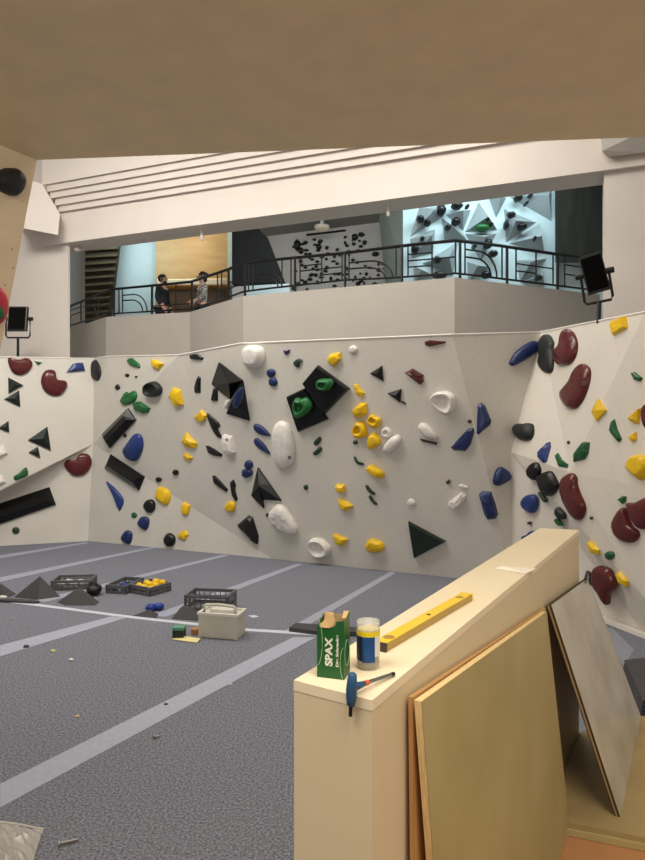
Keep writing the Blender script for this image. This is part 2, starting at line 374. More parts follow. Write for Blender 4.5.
for x0, x1, fs in ((122.5, 147, (.72, .5)), (253, 282, (.55, .38)), (465, 497, (.75, .52)), (349, 393, (.62, .4)), (84, 96, (.7,))):
    for f in fs:
        bm = BM(); pts = []
        xe = x1-(fs[0]-f)*(x1-x0)*.8; xm = x0+(xe-x0)*.45
        pts = [RP(x0, f), RP(xm, f)]+[RP(xm+(xe-xm)*math.sin(k*math.pi/12), f*math.cos(k*math.pi/12)) for k in range(1, 7)]
        tube(bm, pts, .016, 6); link('curved_ornament', bm, MT['black_metal'], rail)
for x0, x1, f in ((70, 81, .5), (70, 81, .75), (98, 112, .4), (98, 112, .68), (152, 190, .2), (221, 229, .35), (229, 245, .3), (229, 245, .5), (300, 342, .5), (300, 321.7, .68), (321.7, 342, .28), (408, 455, .5), (408, 432, .7), (408, 432, .3), (516, 553, .52), (516, 536, .3), (564.6, 590, .4), (564.6, 590, .7)):
    bm = BM(); tube(bm, [RP(x0, f), RP(x1, f)], .014, 6); link('cross_bar', bm, MT['black_metal'], rail)

# pyramids and holds on the bright facet wall
MT['vol_white'] = mat('pale_volume', (160, 168, 170), .65, var=.04)
def flat_cone(name, pts, apex, h, m, label, cat, group):
    n = Vector((0, -1, 0)); d0 = FD
    base = [P(x, y, d0) for x, y in pts]; ap = P(apex[0], apex[1], d0)+n*h
    bm = BM(); vs = [bm.verts.new(p) for p in base]; va = bm.verts.new(ap); bm.faces.new(vs[::-1])
    for i in range(len(vs)): bm.faces.new([vs[i], vs[(i+1) % len(vs)], va])
    c = sum(base, Vector())/len(base)
    return tag(rebase(link(name, bm, m), c), label, cat, group)
PY = [([(419, 208), (441, 207), (443, 217), (410, 237)], (432, 215), 'pale pyramid volume at top left of the bright gallery wall'),
 ([(410, 239), (435, 229), (433, 254), (412, 258)], (429, 240), 'pale pyramid volume at left edge of the bright gallery wall'),
 ([(442, 218), (463, 233), (467, 240), (444, 239)], (449, 231), 'small pale kite volume left of the green hold on the bright gallery wall'),
 ([(446, 215), (471, 210), (463, 231)], (460, 216), 'pale triangular volume up and left of the green hold on the bright gallery wall'),
 ([(478.7, 202), (497.4, 230), (465, 232)], (484, 222), 'pale triangular pyramid carrying the green hold on the bright gallery wall'),
 ([(465, 233.7), (496.6, 233.7), (480.4, 261)], (480, 242), 'inverted pale pyramid just under the green hold on the bright gallery wall'),
 ([(422, 263.5), (458, 242), (453, 275.5)], (446, 261), 'pale pyramid volume low on the left of the bright gallery wall'),
 ([(414, 266), (434, 275.5), (414, 282)], (419, 274), 'small pale pyramid at bottom left corner of the bright gallery wall'),
 ([(467, 262), (490, 267), (468, 282)], (474, 270), 'pale pyramid behind the curved railing ornament on the bright gallery wall'),
 ([(504, 209), (536.4, 222.3), (506, 242.5)], (511, 226), 'large pale pyramid right of centre with three dark holds on the bright gallery wall'),
 ([(509, 243.5), (539.4, 223.3), (544.4, 251.6)], (536, 241), 'pale pyramid with one small dark hold near right edge of the bright gallery wall'),
 ([(509, 197), (551.5, 188), (551.5, 221.3)], (543, 201), 'broad pale volume in the top right corner of the bright gallery wall'),
 ([(488, 196), (506, 198), (496, 218)], (496, 203), 'narrow inverted pale volume at top centre of the bright gallery wall'),
 ([(516, 260.6), (546.5, 258.6), (520, 281)], (526, 266), 'pale volume behind the railing at the right of the bright gallery wall'),
 ([(520, 282), (543.4, 271), (544.4, 286)], (537, 280), 'lowest pale volume at the right of the bright gallery wall')]
for pts, ap, lab in PY:
    flat_cone('climbing_volume', pts, ap, .38, MT['vol_white'], lab, 'climbing volume', 'pale volumes on the bright gallery wall')
dots = [(441, 210, 5, 6), (420, 219, 4, 3.5), (427, 223, 4, 3.5), (457, 206, 6, 3.5), (448, 228, 4, 3), (456, 222, 5, 4), (487, 220, 2, 2), (491, 225, 2, 2), (488, 244, 4.5, 5), (493, 254, 5, 3.6), (437, 260, 4, 3.5), (422, 239, 2.4, 2), (486, 275, 5, 4), (518, 198, 4.2, 4), (530, 196, 2.2, 1.6), (526, 204, 2, 1.6), (511, 215, 4.5, 3), (506, 225, 2.6, 5), (522, 227, 5, 3.4), (534, 239, 1.6, 2.6), (415, 249, 4, 6), (440, 275, 8, 4), (467, 207, 2, 1.6), (474, 247, 2.5, 2), (538, 278, 4, 3)]
for i, (x, y, rx, ry) in enumerate(dots+[(482, 228, 8, 3.8)]):
    c = P(x, y, FD-.22); s = FD/F; bm = BM(); blob(bm, c, (rx*s, .16, ry*s), 2, .08, i)
    g = i == len(dots)
    o = rebase(link('climbing_hold', bm, MT['h_ggreen'] if g else MT['h_black'], None, True), c)
    tag(o, 'green climbing hold on the bright faceted gallery wall' if g else 'small black climbing hold on the bright faceted gallery wall', 'climbing hold', None if g else 'black holds on the bright gallery wall')
# black holds on the grey wall behind the railing
rnd = random.Random(3); pl = []
sp0, sp1 = P(262, 260, 19), P(396, 260, 17.8); SN = Vector((-(sp1-sp0).y, (sp1-sp0).x, 0)).normalized()*-1
if SN.y > 0: SN = -SN
fixed = [(297, 245, 4, 6), (301, 251, 3, 4), (355, 237, 4, 4), (362, 235, 4, 3), (365, 243, 3, 3), (376, 254, 4, 3), (319, 247, 3.5, 3.2), (359, 251, 3.5, 2.2)]
while len(pl) < 82:
    x = rnd.uniform(294, 388); y = rnd.uniform(240, 291)-(x-294)*.06
    if x > 366 and y < 262: continue
    if all((x-a)**2+((y-b)*1.2)**2 > 12 for a, b, *_ in pl+fixed): pl.append((x, y, rnd.uniform(1.2, 3.1), rnd.uniform(1.0, 2.4)))
for i, (x, y, rx, ry) in enumerate(fixed+pl):
    c = hit(x, y, sp0, SN)+SN*.02; s = c.y/F; bm = BM(); blob(bm, c, (rx*s, .09, ry*s), 1, .2, i)
    tag(rebase(link('climbing_hold', bm, MT['h_black'], None, True), c), 'small black climbing hold on the grey training wall of the gallery', 'climbing hold', 'black holds on the grey gallery wall')
bm = BM(); a, b = hit(307, 235.5, sp0, SN)+SN*.05, hit(346, 231, sp0, SN)+SN*.05
tube(bm, [a, b], .03, 6); tag(rebase(link('hold_rail', bm, MT['h_black']), a), 'thin black bar along the top of the grey gallery training wall', 'bar')
t = thing('ceiling_lamp', 'round pale ceiling lamp above the grey gallery training wall', 'lamp', P(322, 229, 17.6))
MT['lampglow'] = mat('lamp_diffuser', (220, 205, 180), .5, var=.01, emit=(1, .85, .65, .12))
bm = BM(); lathe(bm, P(322, 229.5, 17.6), [(.14, 0), (.2, .03), (.2, .06)], 20); link('diffuser', bm, MT['lampglow'], t)
bm = BM(); lathe(bm, P(322, 229.5, 17.6)+Vector((0, 0, .06)), [(.21, 0), (.21, .04), (.05, .06), (.05, .9)], 20); link('fitting', bm, MT['plaster'], t)
for x, y0, y1, lab in ((388.5, 200, 216, 'thin white tube hanging under the beam above the middle of the railing'), (202, 226, 240, 'thin white fitting hanging under the beam above the wood wall')):
    k = onbeam(x, -.3); bm = BM(); zt = HZ; zb = HC-(y1-CY)/F*k.y
    tube(bm, [(k.x, k.y, zt), (k.x, k.y, zb)], .035, 8)
    tag(rebase(link('hanging_fitting', bm, MT['plaster']), (k.x, k.y, zt)), lab, 'fitting', 'fittings under the beam')
t = thing('motion_sensor', 'small white sensor under the left end of the beam', 'sensor', (0, 0, 0))
k = onbeam(77.5, -.3); t.location = (k.x, k.y, HZ); bm = BM()
lathe(bm, (k.x, k.y, HZ-.13), [(.02, 0), (.07, .03), (.08, .09), (.05, .13)], 14); link('housing', bm, MT['plaster'], t, True)

# ------------------------------------------------------------------ climbing holds
def smooth_outline(p, k=4):
    n = len(p); out = []
    for i in range(n):
        a, b, c, d = p[i-1], p[i], p[(i+1) % n], p[(i+2) % n]
        for j in range(k):
            t = j/k
            out.append(.5*((2*b)+(c-a)*t+(2*a-5*b+4*c-d)*t*t+(3*b-a-3*c+d)*t**3))
    return out
def ell(cx, cy, rx, ry=None, n=10, ph=0.0):
    ry = ry or rx
    return [(cx+rx*math.cos(2*math.pi*i/n+ph)*(1+.07*math.sin(3*i+cx)), cy+ry*math.sin(2*math.pi*i/n+ph)*(1+.06*math.sin(2*i+cy))) for i in range(n)]
hold_no = 0
def hold(kind, col, pts, H, label, apex=None, bolts=(), cat='climbing hold', group=None, plane=None, name=None, hole=None):
    global hold_no; hold_no += 1; rnd = random.Random(hold_no)
    cx = sum(p[0] for p in pts)/len(pts); cy = sum(p[1] for p in pts)/len(pts)
    if plane: p0, n = plane
    else:
        loc, n, idx, dist = BVH.ray_cast(EYE, ray(cx, cy))
        p0 = loc
        if n.dot(EYE-p0) < 0: n = -n
    p0 = p0+n*.004
    m = MT['h_'+col]
    loop = [hit(x, y, p0, n) for x, y in pts]
    # pull the outline in a little to allow for the hold's own relief
    c = sum(loop, Vector())/len(loop)
    area = sum(((loop[i]-c).cross(loop[(i+1) % len(loop)]-c)).dot(n) for i in range(len(loop)))
    if area < 0: loop = loop[::-1]
    ext = min(max((p-c).length for p in loop), 9)
    H = (ext*.45 if H is None else H)*.58
    bm = BM(); dep = Vector(n)
    def ring(L, s, h, cc=c): return [bm.verts.new(cc+(p-cc)*s+dep*h) for p in L]
    def skin(A, B):
        k = len(A)
        for i in range(k): bm.faces.new([A[i], A[(i+1) % k], B[(i+1) % k], B[i]])
    sm = False
    if kind in ('dome', 'ring', 'bowl', 'cyl', 'lump'):
        L = smooth_outline(loop, 4 if len(loop) < 9 else 3); sm = True
        R = [ring(L, 1, -.03), ring(L, 1, .12*H)]
        if kind in ('dome', 'lump'): pr = [(.97, .36), (.88, .62), (.74, .82), (.55, .94), (.32, .99)]
        elif kind == 'cyl': pr = [(.95, .3), (.84, .6), (.72, .85), (.64, .97), (.56, 1.0)]
        elif kind == 'ring': pr = [(.96, .4), (.84, .75), (.68, .97), (.56, 1.0), (.44, .9), (.36, .5), (.32, .2)]
        else: pr = [(.98, .4), (.93, .75), (.88, .97), (.8, 1.0), (.72, .88), (.62, .6), (.45, .4), (.25, .33)]
        off = Vector((rnd.uniform(-.1, .1), 0, rnd.uniform(-.02, .12)))*ext*.6
        if hole: hp = hit(hole[0], hole[1], p0, n)-c
        for s, h in pr:
            k = 1-s
            shift = (hp if hole else off)*k
            rr = [bm.verts.new(c+shift+(p-c)*s+dep*H*h*(1+(rnd.uniform(-.17, .17) if kind == 'lump' else 0))) for p in L]; R.append(rr)
        for A, B in zip(R, R[1:]): skin(A, B)
        bm.faces.new(R[-1]); bm.faces.new(R[0][::-1])
    elif kind == 'facet':
        R = [ring(loop, 1, -.03), ring(loop, 1, .1*H)]
        rr = [bm.verts.new(c+(p-c)*(.78+rnd.uniform(-.08, .08))+dep*H*(.7+rnd.uniform(-.1, .15))) for p in loop]; R.append(rr)
        sh = Vector((rnd.uniform(-.15, .15), 0, rnd.uniform(-.1, .15)))*ext
        rr = [bm.verts.new(c+sh*.5+(p-c)*.36+dep*H*(1+rnd.uniform(-.06, .06))) for p in loop]; R.append(rr)
        for A, B in zip(R, R[1:]): skin(A, B)
        bm.faces.new(R[-1]); bm.faces.new(R[0][::-1])
        bmesh.ops.triangulate(bm, faces=[f for f in bm.faces if len(f.verts) == 4 and rnd.random() < .5])
    elif kind == 'pyr':
        a = hit(apex[0], apex[1], p0, n) if apex else c
        R = [ring(loop, 1, -.03), ring(loop, 1, .03)]; skin(R[0], R[1]); va = bm.verts.new(a+dep*H)
        for i in range(len(loop)): bm.faces.new([R[1][i], R[1][(i+1) % len(loop)], va])
        bm.faces.new(R[0][::-1])
    elif kind == 'slab':                                   # flat-topped plate
        R = [ring(loop, 1, -.03), ring(loop, 1, H*.55), ring(loop, .93, H)]; skin(R[0], R[1]); skin(R[1], R[2]); bm.faces.new(R[2]); bm.faces.new(R[0][::-1])
    elif kind == 'bar':
        if (loop[0]-loop[1]).length < (loop[1]-loop[2]).length: loop = loop[1:]+loop[:1]
        R = [ring(loop, 1, -.03), ring(loop, 1, .03)]
        a, b, d, e = loop
        top = []
        for p, q, along in ((a, e, b-a), (b, d, a-b), (d, b, e-d), (e, a, d-e)):
            top.append(bm.verts.new(p+(q-p)*.34+along.normalized()*min(.12, along.length*.1)+dep*H))
        R.append(top); skin(R[0], R[1]); skin(R[1], R[2]); bm.faces.new(top); bm.faces.new(R[0][::-1])
    bmesh.ops.recalc_face_normals(bm, faces=bm.faces); bm.normal_update()
    tree = BVHTree.FromBMesh(bm)
    nm = name or ('climbing_volume' if cat == 'climbing volume' else 'climbing_hold')
    o = rebase(link(nm, bm, m, None, sm), c)
    g = group or {'yellow': 'yellow holds', 'green': 'green holds', 'ggreen': 'green holds', 'dgreen': 'dark green holds', 'blue': 'blue holds', 'lblue': 'blue holds', 'red': 'red holds', 'maroon': 'red holds', 'white': 'white holds'}.get(col, 'black holds')
    if cat == 'climbing volume': g = group or 'black climbing volumes'
    tag(o, label, cat, g)
    bpy.context.view_layer.update()
    for bx, by in bolts:
        q = tree.ray_cast(EYE, ray(bx, by).normalized())
        if q[0] is None: continue
        b2 = BM(); lathe(b2, q[0]-q[1]*.015, [(.03, 0), (.03, .02), (.016, .022), (.014, .014)], 12, q[1])
        link('bolt', b2, MT['bolt_dark'] if col in ('white', 'ggreen', 'yellow') else MT['bolt'], o)
    return o
CV = 'climbing volume'
# --- left wall
hold('dome', 'red', [(8, 358), (14, 359), (20, 359.5), (27, 358), (32, 362), (32, 367), (27, 373), (20, 375.5), (13, 373), (9, 366)], .16, 'red bean-shaped hold directly under the left floodlight on the left wall')
hold('facet', 'green', [(34.5, 361), (42.5, 362.5), (38, 365.7)], .05, 'tiny green hold right of the red bean under the left floodlight')
hold('dome', 'red', [(41.8, 376), (45, 371), (50.3, 369.6), (55, 371.5), (57, 379.4), (65.6, 381.2), (67, 387), (61.4, 394.8), (53.7, 396.2), (45.2, 392.2), (41, 383.7)], .18, 'glossy red kidney-shaped hold on the upper left wall left of the blue hold')
hold('facet', 'lblue', [(66.5, 372.6), (72.5, 364), (78, 362.6), (83, 362.7), (85.2, 371)], .14, 'blue half-moon hold at the top of the left wall beside a slate teardrop')
hold('dome', 'slate', [(89.5, 369), (92, 363), (96.3, 360), (100.6, 367.5), (101, 375), (97.5, 381), (91, 376)], .12, 'slate black teardrop hold at the top of the wall fold above the left corner')
hold('pyr', 'triangle', [(8.2, 377.7), (23, 385.4), (8.5, 393.4)], .13, 'dark green pyramid pointing right, upper of a touching pair at the left', cat=CV)
hold('pyr', 'triangle', [(4.3, 399), (18.8, 390.5), (20, 406.7)], .13, 'dark green pyramid pointing left, lower of a touching pair at the left', cat=CV)
hold('pyr', 'triangle', [(-2, 428), (8.2, 421), (8.9, 432.3)], .1, 'small dark pyramid at the left picture edge below the touching pair', cat=CV)
hold('pyr', 'triangle', [(28, 440), (47, 426.8), (50.5, 450.3)], .18, 'largest dark pyramid on the upper left wall, above a small one', cat=CV)
hold('pyr', 'triangle', [(28.6, 452.3), (37.5, 446.9), (40, 457.8)], .1, 'small dark pyramid just below the largest pyramid on the left wall', cat=CV)
hold('pyr', 'white', [(-6, 450), (3, 444), (7.5, 453), (-5, 460)], .14, 'white hold cut by the left picture edge, upper of two', apex=(2, 454))
hold('pyr', 'white', [(-6, 478), (2, 475), (5.5, 482), (-5, 487.5)], .12, 'white hold cut by the left picture edge, lower of two', apex=(1, 482))
hold('dome', 'green', [(13.6, 476.7), (19, 473), (25.6, 467.3), (28, 471.5), (27.3, 475.8), (21, 478.5), (15.3, 480.4)], .09, 'green banana-shaped hold just above the overhang edge of the left wall')
hold('dome', 'red', [(64, 463.9), (68.2, 459.6), (75, 460.1), (78, 456), (81, 453.6), (87.8, 454), (91.7, 459.6), (90.4, 468), (83.5, 475), (74.2, 475.8), (67.4, 470.7)], .18, 'red kidney-shaped hold under the overhang edge of the left wall')
hold('bar', 'gloss', [(-20, 510), (49.4, 486.9), (56, 504.4), (-20, 531)], .25, 'long glossy black prism volume low on the left wall at the picture edge', cat=CV)
hold('dome', 'dgreen', ell(15.9, 530.4, 3.8, 3.4), .06, 'small dark green pebble hold under the long black prism')
# --- left part of the back wall
hold('dome', 'ggreen', [(127.2, 360.5), (131.8, 357.9), (136, 361), (139.4, 363.9), (139.8, 368), (131, 365.6)], .08, 'green oval hold nearest the top edge at the left of the back wall')
hold('facet', 'yellow', [(151.7, 360), (154, 358.8), (164.2, 363.9), (159.6, 370.3), (153, 367.3)], .14, 'yellow block hold nearest the top edge at the left of the back wall')
hold('facet', 'black', ell(127.2, 375.3, 2.2, 2, 6), .05, 'tiny black hold below the topmost green oval hold')
hold('facet', 'black', ell(136.2, 376.8, 1.5, 1, 6), .03, 'tiniest black chip right of the tiny black hold below the green oval')
hold('facet', 'black', ell(117.8, 387.2, 2.7, 3, 7), .06, 'small black nub above and left of the lobed green hold')
hold('lump', 'ggreen', [(121.2, 399.7), (126.7, 392), (129.5, 393.6), (134.7, 390.8), (137.4, 395.4), (134.7, 401.4), (126.7, 405), (122.4, 404)], .13, 'green lobed hold, upper of the pair above the tilted black prism')
hold('facet', 'ggreen', [(132.6, 403), (137, 401.8), (141, 401.4), (145, 404.6), (150.5, 408.2), (148.8, 412.5), (142.9, 413.7), (134.3, 409)], .12, 'green leaf-shaped hold, lower of the pair above the tilted black prism')
hold('bowl', 'slate', ell(154, 389.4, 8.6, 7.8), .2, 'black bowl-shaped hold with a hollow between green and yellow holds', hole=(150.5, 389.5))
hold('facet', 'yellow', [(168.4, 395.4), (174.4, 386.9), (181.2, 390.3), (183.8, 404.8), (176, 406.8)], .17, 'large yellow block hold right of the black bowl-shaped hold')
hold('bar', 'gloss', [(102.8, 433.8), (128.4, 408.2), (136.4, 419.8), (110.5, 447.8)], .24, 'black prism volume rising to the right, above the large blue hold', cat=CV)
hold('facet', 'black', ell(125, 435.5, 1.8, 2.2, 6), .05, 'tiny black nub at the lower right edge of the rising black prism')
hold('facet', 'yellow', [(181.2, 440.6), (184, 436), (187.2, 432), (192, 438), (197.8, 443.2), (196.6, 448.3), (185.5, 447.4)], .15, 'yellow block hold above the small yellow crescent')
hold('facet', 'yellow', [(183, 456), (185.5, 451.8), (193.2, 457.8), (188.9, 461.2)], .08, 'small yellow crescent hold below a larger yellow block')
hold('facet', 'yellow', [(194.5, 416.8), (202.2, 409.5), (207, 415), (206.4, 419.4), (200.8, 422.8)], .13, 'yellow hold touching the upper end of the black branching hold')
hold('dome', 'lblue', [(123.5, 451.3), (129, 442), (134.7, 434.3), (140, 434.3), (142.6, 438), (143.2, 447.9), (137.4, 459.8), (129.6, 459.8)], .19, 'large glossy blue hold between the two black prism volumes')
hold('bar', 'gloss', [(111.3, 454.4), (145, 476.5), (139.4, 490.2), (105.3, 468)], .24, 'black prism volume falling to the right, below the large blue hold', cat=CV)
hold('dome', 'lblue', [(106.5, 481.7), (111, 484.5), (115.6, 488.5), (123.8, 499.6), (120.7, 509.8), (118.6, 509), (113, 494.4)], .09, 'long curved blue hold below the falling black prism')
hold('dome', 'black', ell(150, 505.9, 5.7, 6.8), .15, 'round black hold left of the square yellow hold')
hold('cyl', 'yellow', [(155.6, 494.4), (159, 487), (165, 488), (170, 491), (170.5, 499.6), (165.9, 505.5), (156.5, 499)], .16, 'squarish yellow hold right of a round black hold, low on the left facet')
hold('facet', 'yellow', [(181.2, 506.4), (184.6, 501.3), (190.9, 505.5), (188.9, 514), (182.9, 515.2)], .12, 'yellow hold on the fold line above the lowest yellow hold at left')
hold('dome', 'green', ell(134.3, 515.2, 2.8), .06, 'small green pebble hold above the two lowest blue holds')
hold('dome', 'blue', [(138, 522.6), (142, 516.6), (148.8, 518.3), (148.8, 526), (145.4, 530), (139.4, 526)], .12, 'blue pebble hold, upper right of the two lowest at the left facet')
hold('dome', 'blue', [(121.5, 537), (126.7, 530.3), (132.3, 532.8), (131.8, 540.5), (128.9, 544), (123.2, 541.3)], .12, 'blue pebble hold near the floor, leftmost on the left facet')
hold('dome', 'black', ell(170, 540, 5.6, 6.8), .15, 'round black hold near the floor beside the lowest yellow hold at left')
hold('facet', 'yellow', [(177.8, 537), (179.5, 532), (186.3, 530), (188.9, 534.5), (185.5, 540.5)], .1, 'lowest yellow hold at left, right of a round black hold near the floor')
hold('pyr', 'black', ell(159, 479.4, 2.8, 2.6, 6), .08, 'tiny black cone hold above the squarish yellow hold')
hold('pyr', 'black', ell(176, 472.3, 2.9, 3, 6), .08, 'tiny black cone hold below the yellow crescent')
hold('facet', 'black', [(189.4, 355), (195, 353.8), (200, 354.6), (203.5, 357.5), (203, 360), (196, 359.6), (190, 358.5)], .08, 'black sausage-shaped hold at the top edge of the back wall')
hold('facet', 'black', [(194.5, 387.9), (196.5, 380), (198.4, 375.6), (200.8, 377.6), (200.6, 386), (200.5, 393), (194.8, 392.6)], .08, 'upright black bottle-shaped hold left of the big kite volume')
hold('pyr', 'gloss', [(219.6, 362.3), (243, 380.2), (231, 399.4), (212.4, 384)], .42, 'large black kite-shaped pyramid volume below the white block', apex=(238, 381.5), cat=CV)
vk = hold('pyr', 'gloss', [(243.4, 381), (249.9, 420.3), (227.2, 413.4), (234, 398)], .26, 'black pyramid volume carrying the blue fin hold, under the kite volume', apex=(240, 395), cat=CV)
pb, nb, *_ = BVH.ray_cast(EYE, ray(238, 400)); nb = nb if nb.dot(EYE-pb) > 0 else -nb
hold('dome', 'blue', [(234.2, 406), (236, 397), (239.5, 390), (242.6, 387.5), (242, 399), (238, 407.5)], .16, 'blue fin-shaped hold mounted on the black pyramid volume', plane=(pb+nb*.16, nb))
hold('dome', 'white', [(226.5, 405), (229.4, 399.4), (232, 399.8), (231.4, 405), (228.6, 408.7)], .2, 'small white hold at the left edge of the black pyramid with the blue fin')
hold('lump', 'black', [(211.5, 399), (213, 392), (214.5, 388), (217.5, 389.6), (217.8, 396), (217.5, 400.6), (212.4, 400.6)], .07, 'short black hold under the left corner of the kite volume')
hold('lump', 'black', [(207, 413.4), (212, 416.5), (219, 422.8), (220, 427), (217.5, 428), (221.8, 437.3), (217, 436.4), (210.7, 425.4)], .07, 'black branching hold touching a yellow hold and a white block')
hold('facet', 'black', [(205.6, 445.7), (209, 445.8), (214, 448.6), (222.3, 454.2), (221.8, 456.8), (214, 455.6), (208, 452.6)], .07, 'black twisted hold left of the white block with a dark bolt')
hold('facet', 'black', [(212.4, 475.7), (215, 475.3), (221, 481.5), (228, 489.3), (226.9, 491.9), (219, 487), (213.3, 481.7)], .07, 'black finger-shaped hold sloping down right, left of an upright one')
hold('facet', 'black', [(230, 482.5), (233.7, 479.4), (236, 485), (235, 489.3), (238, 499.6), (235.4, 501.6), (232, 495.3)], .07, 'upright black bent hold just above the yellow pebble at mid wall')
hold('facet', 'white', [(221.3, 443), (224.7, 433.8), (233, 436.3), (236, 452), (231, 456.8), (226, 451.7)], .2, 'white block hold with a dark bolt in its face, left of the blue drops', bolts=[(227, 440)])
hold('cyl', 'white', [(243.4, 357), (244.8, 347.8), (253.3, 344.6), (263, 347.8), (264.9, 358), (260, 367), (247, 366)], .32, 'large white rounded block hold at the top of the back wall')
hold('dome', 'blue', ell(271.2, 372.9, 4.3), .1, 'blue ball hold, upper of a pair right of the large white block')
hold('dome', 'blue', ell(273.3, 382, 4.4), .1, 'blue ball hold, lower of a pair right of the large white block')
hold('dome', 'blue', [(253.7, 425.4), (256.7, 423.7), (263.5, 427), (270.7, 435.6), (261.8, 434.7), (255, 430.5)], .09, 'blue drop-shaped hold, upper of a parallel pair')
hold('dome', 'blue', [(254.2, 439.7), (257.6, 438), (264.5, 444), (270.4, 454.2), (262, 450), (255, 444)], .09, 'blue drop-shaped hold, lower of a parallel pair')
hold('dome', 'white', [(272.8, 440), (274, 428), (279, 421.5), (286, 422), (292, 430), (295, 445), (294, 460), (288, 467.5), (280, 468), (274, 458)], .22, 'tall white oval hold in the middle of the back wall', bolts=[(289.5, 457.5)])
hold('dome', 'blue', ell(249, 464.6, 4.2, 4.4), .1, 'blue pebble hold, upper of a pair above the black arrow volume')
hold('dome', 'blue', ell(247.3, 473, 5.4, 4.6), .1, 'blue pebble hold, lower of a pair above the black arrow volume')
hold('pyr', 'gloss', [(258.4, 467.2), (281.8, 500.4), (263.5, 499.2), (264.4, 508), (252, 495.3)], .22, 'glossy black arrow-shaped volume with a notched base', apex=(262.5, 484), cat=CV)
hold('dome', 'yellow', [(224.7, 507), (230.3, 500.8), (235.4, 503), (235, 510), (229.4, 512.3)], .11, 'yellow pebble hold above the big black wedge low on the wall')
hold('facet', 'black', [(237.5, 525), (249, 515.2), (253, 517.5), (258.8, 536), (258, 544), (255, 543.5)], .2, 'big black wedge hold low on the back wall')
hold('dome', 'black', ell(267.8, 514.9, 1.8), .05, 'tiny black button hold left of the lumpy white hold')
hold('lump', 'white', [(269.4, 514.2), (274, 507), (278.9, 504), (285.7, 507.4), (293, 518), (297.7, 527.8), (294.3, 534.6), (282.3, 531), (273.8, 524.4)], .26, 'lumpy white hold low on the wall beside the tiny black button')
# --- middle of the back wall
hold('facet', 'ink', [(283.5, 350), (286, 351), (290, 349.4), (289.5, 353), (286.5, 355), (284, 353)], .06, 'small ink blue hold at the top right of the large white block')
hold('lump', 'dgreen', [(293.6, 362.3), (298.8, 358.5), (302.7, 360.6), (300, 363), (299.6, 367), (295.4, 366.5)], .07, 'small dark green hook hold above the black square volumes')
hold('facet', 'yellow', [(327.4, 358), (331, 353.8), (341, 352.4), (341.4, 358.9), (334.6, 366.6), (328.6, 363)], .16, 'yellow hold at the top edge above the black square volumes')
hold('dome', 'white', ell(353, 349.5, 4), .08, 'small round white hold at the top edge right of a yellow hold')
sq1 = [(287.2, 396.7), (305.6, 387.9), (329, 418.9), (298.8, 431.8)]
hold('slab', 'gloss', sq1, .12, 'lower left black square volume carrying a hollow green hold', cat=CV)
hold('slab', 'gloss', [(318.9, 365.3), (350.2, 388.2), (324.7, 414.8), (304.2, 382.7)], .2, 'upper right black square volume carrying a hollow green hold', cat=CV)
def on_wall(px, py, off):
    a, b, *_ = BVH.ray_cast(EYE, ray(px, py)); b = b if b.dot(EYE-a) > 0 else -b
    return (a+b*off, b)
hold('ring', 'ggreen', [(293.6, 406.6), (296.2, 398), (302, 398.6), (307.3, 397.4), (312.4, 404.9), (310, 411), (305.6, 415), (297, 418)], .2, 'hollow green hold on the lower left black square', plane=on_wall(302, 407, .12), hole=(299.5, 407.5))
hold('ring', 'ggreen', [(316.7, 384.4), (318.4, 379.7), (325, 378.6), (331, 379.4), (333, 384.4), (327.7, 390.4), (319.2, 389.6)], .18, 'hollow green hold on the upper right black square', plane=on_wall(324, 384.5, .2), hole=(322.8, 385.5))
hold('pyr', 'gloss', [(370.4, 373.4), (382.3, 365.7), (383.7, 380.7)], .12, 'small glossy black pyramid, upper of two beside the maroon block', apex=(378.5, 373), cat=CV)
hold('pyr', 'gloss', [(387.9, 393), (401.5, 388.7), (400.7, 402.3)], .12, 'small glossy black pyramid, lower of two beside the maroon block', apex=(397, 395), cat=CV)
hold('slab', 'brown', [(400.8, 401.2), (402.2, 400.6), (406, 403), (405.4, 404.4)], .03, 'tiny dark strip hold at the tip of the lower small black pyramid')
hold('facet', 'yellow', [(354.2, 384.4), (357.6, 383.6), (361, 389), (364.9, 393), (361.8, 397.7), (355.9, 393.8)], .1, 'yellow wedge hold, topmost of the yellow cluster')
hold('facet', 'yellow', [(352.3, 411), (356, 406), (361.4, 402.3), (367, 403.3), (367.7, 413), (361.4, 418), (353.7, 416.5)], .18, 'yellow rounded hold without a hollow, upper left of the yellow cluster')
hold('ring', 'yellow', [(367, 420), (371.9, 413.9), (376, 416.5), (381.3, 418.6), (380.2, 425.6), (376, 428.4), (367.7, 424.2)], .16, 'yellow ring hold with round hollow, right in the yellow cluster', hole=(373.5, 419))
hold('ring', 'yellow', [(353, 429), (358, 421), (364.9, 423.5), (368, 431.9), (364.9, 437.4), (357.2, 438), (353, 434)], .18, 'yellow ring hold with slot hollow, left in the yellow cluster', hole=(357.5, 429.5))
hold('cyl', 'yellow', [(367.7, 444.4), (369.8, 434.6), (376, 433), (381.3, 440.2), (378.8, 445.8), (370.5, 449.3)], .2, 'yellow knob hold with flat round face, lowest in the yellow cluster', hole=(373, 439.5))
hold('ring', 'white', ell(386.5, 432.6, 5.4), .1, 'white ring hold beside the yellow cluster')
hold('dome', 'white', [(383.7, 448), (387, 442), (391.4, 437.4), (398.4, 434.6), (401.4, 439.5), (397, 447.2), (390, 452.4), (384.4, 451.4)], .2, 'white bean hold touching the white ring hold')
hold('facet', 'dgreen', ell(355.4, 442.3, 2.8, 2.4, 6), .06, 'tiny dark green hold under the slotted yellow ring')
hold('dome', 'dgreen', [(353.7, 457), (355.8, 457), (358, 461), (363.9, 463.3), (362.8, 465.3), (356.5, 463.3)], .05, 'thin dark green curved hold left of the lying yellow cylinder')
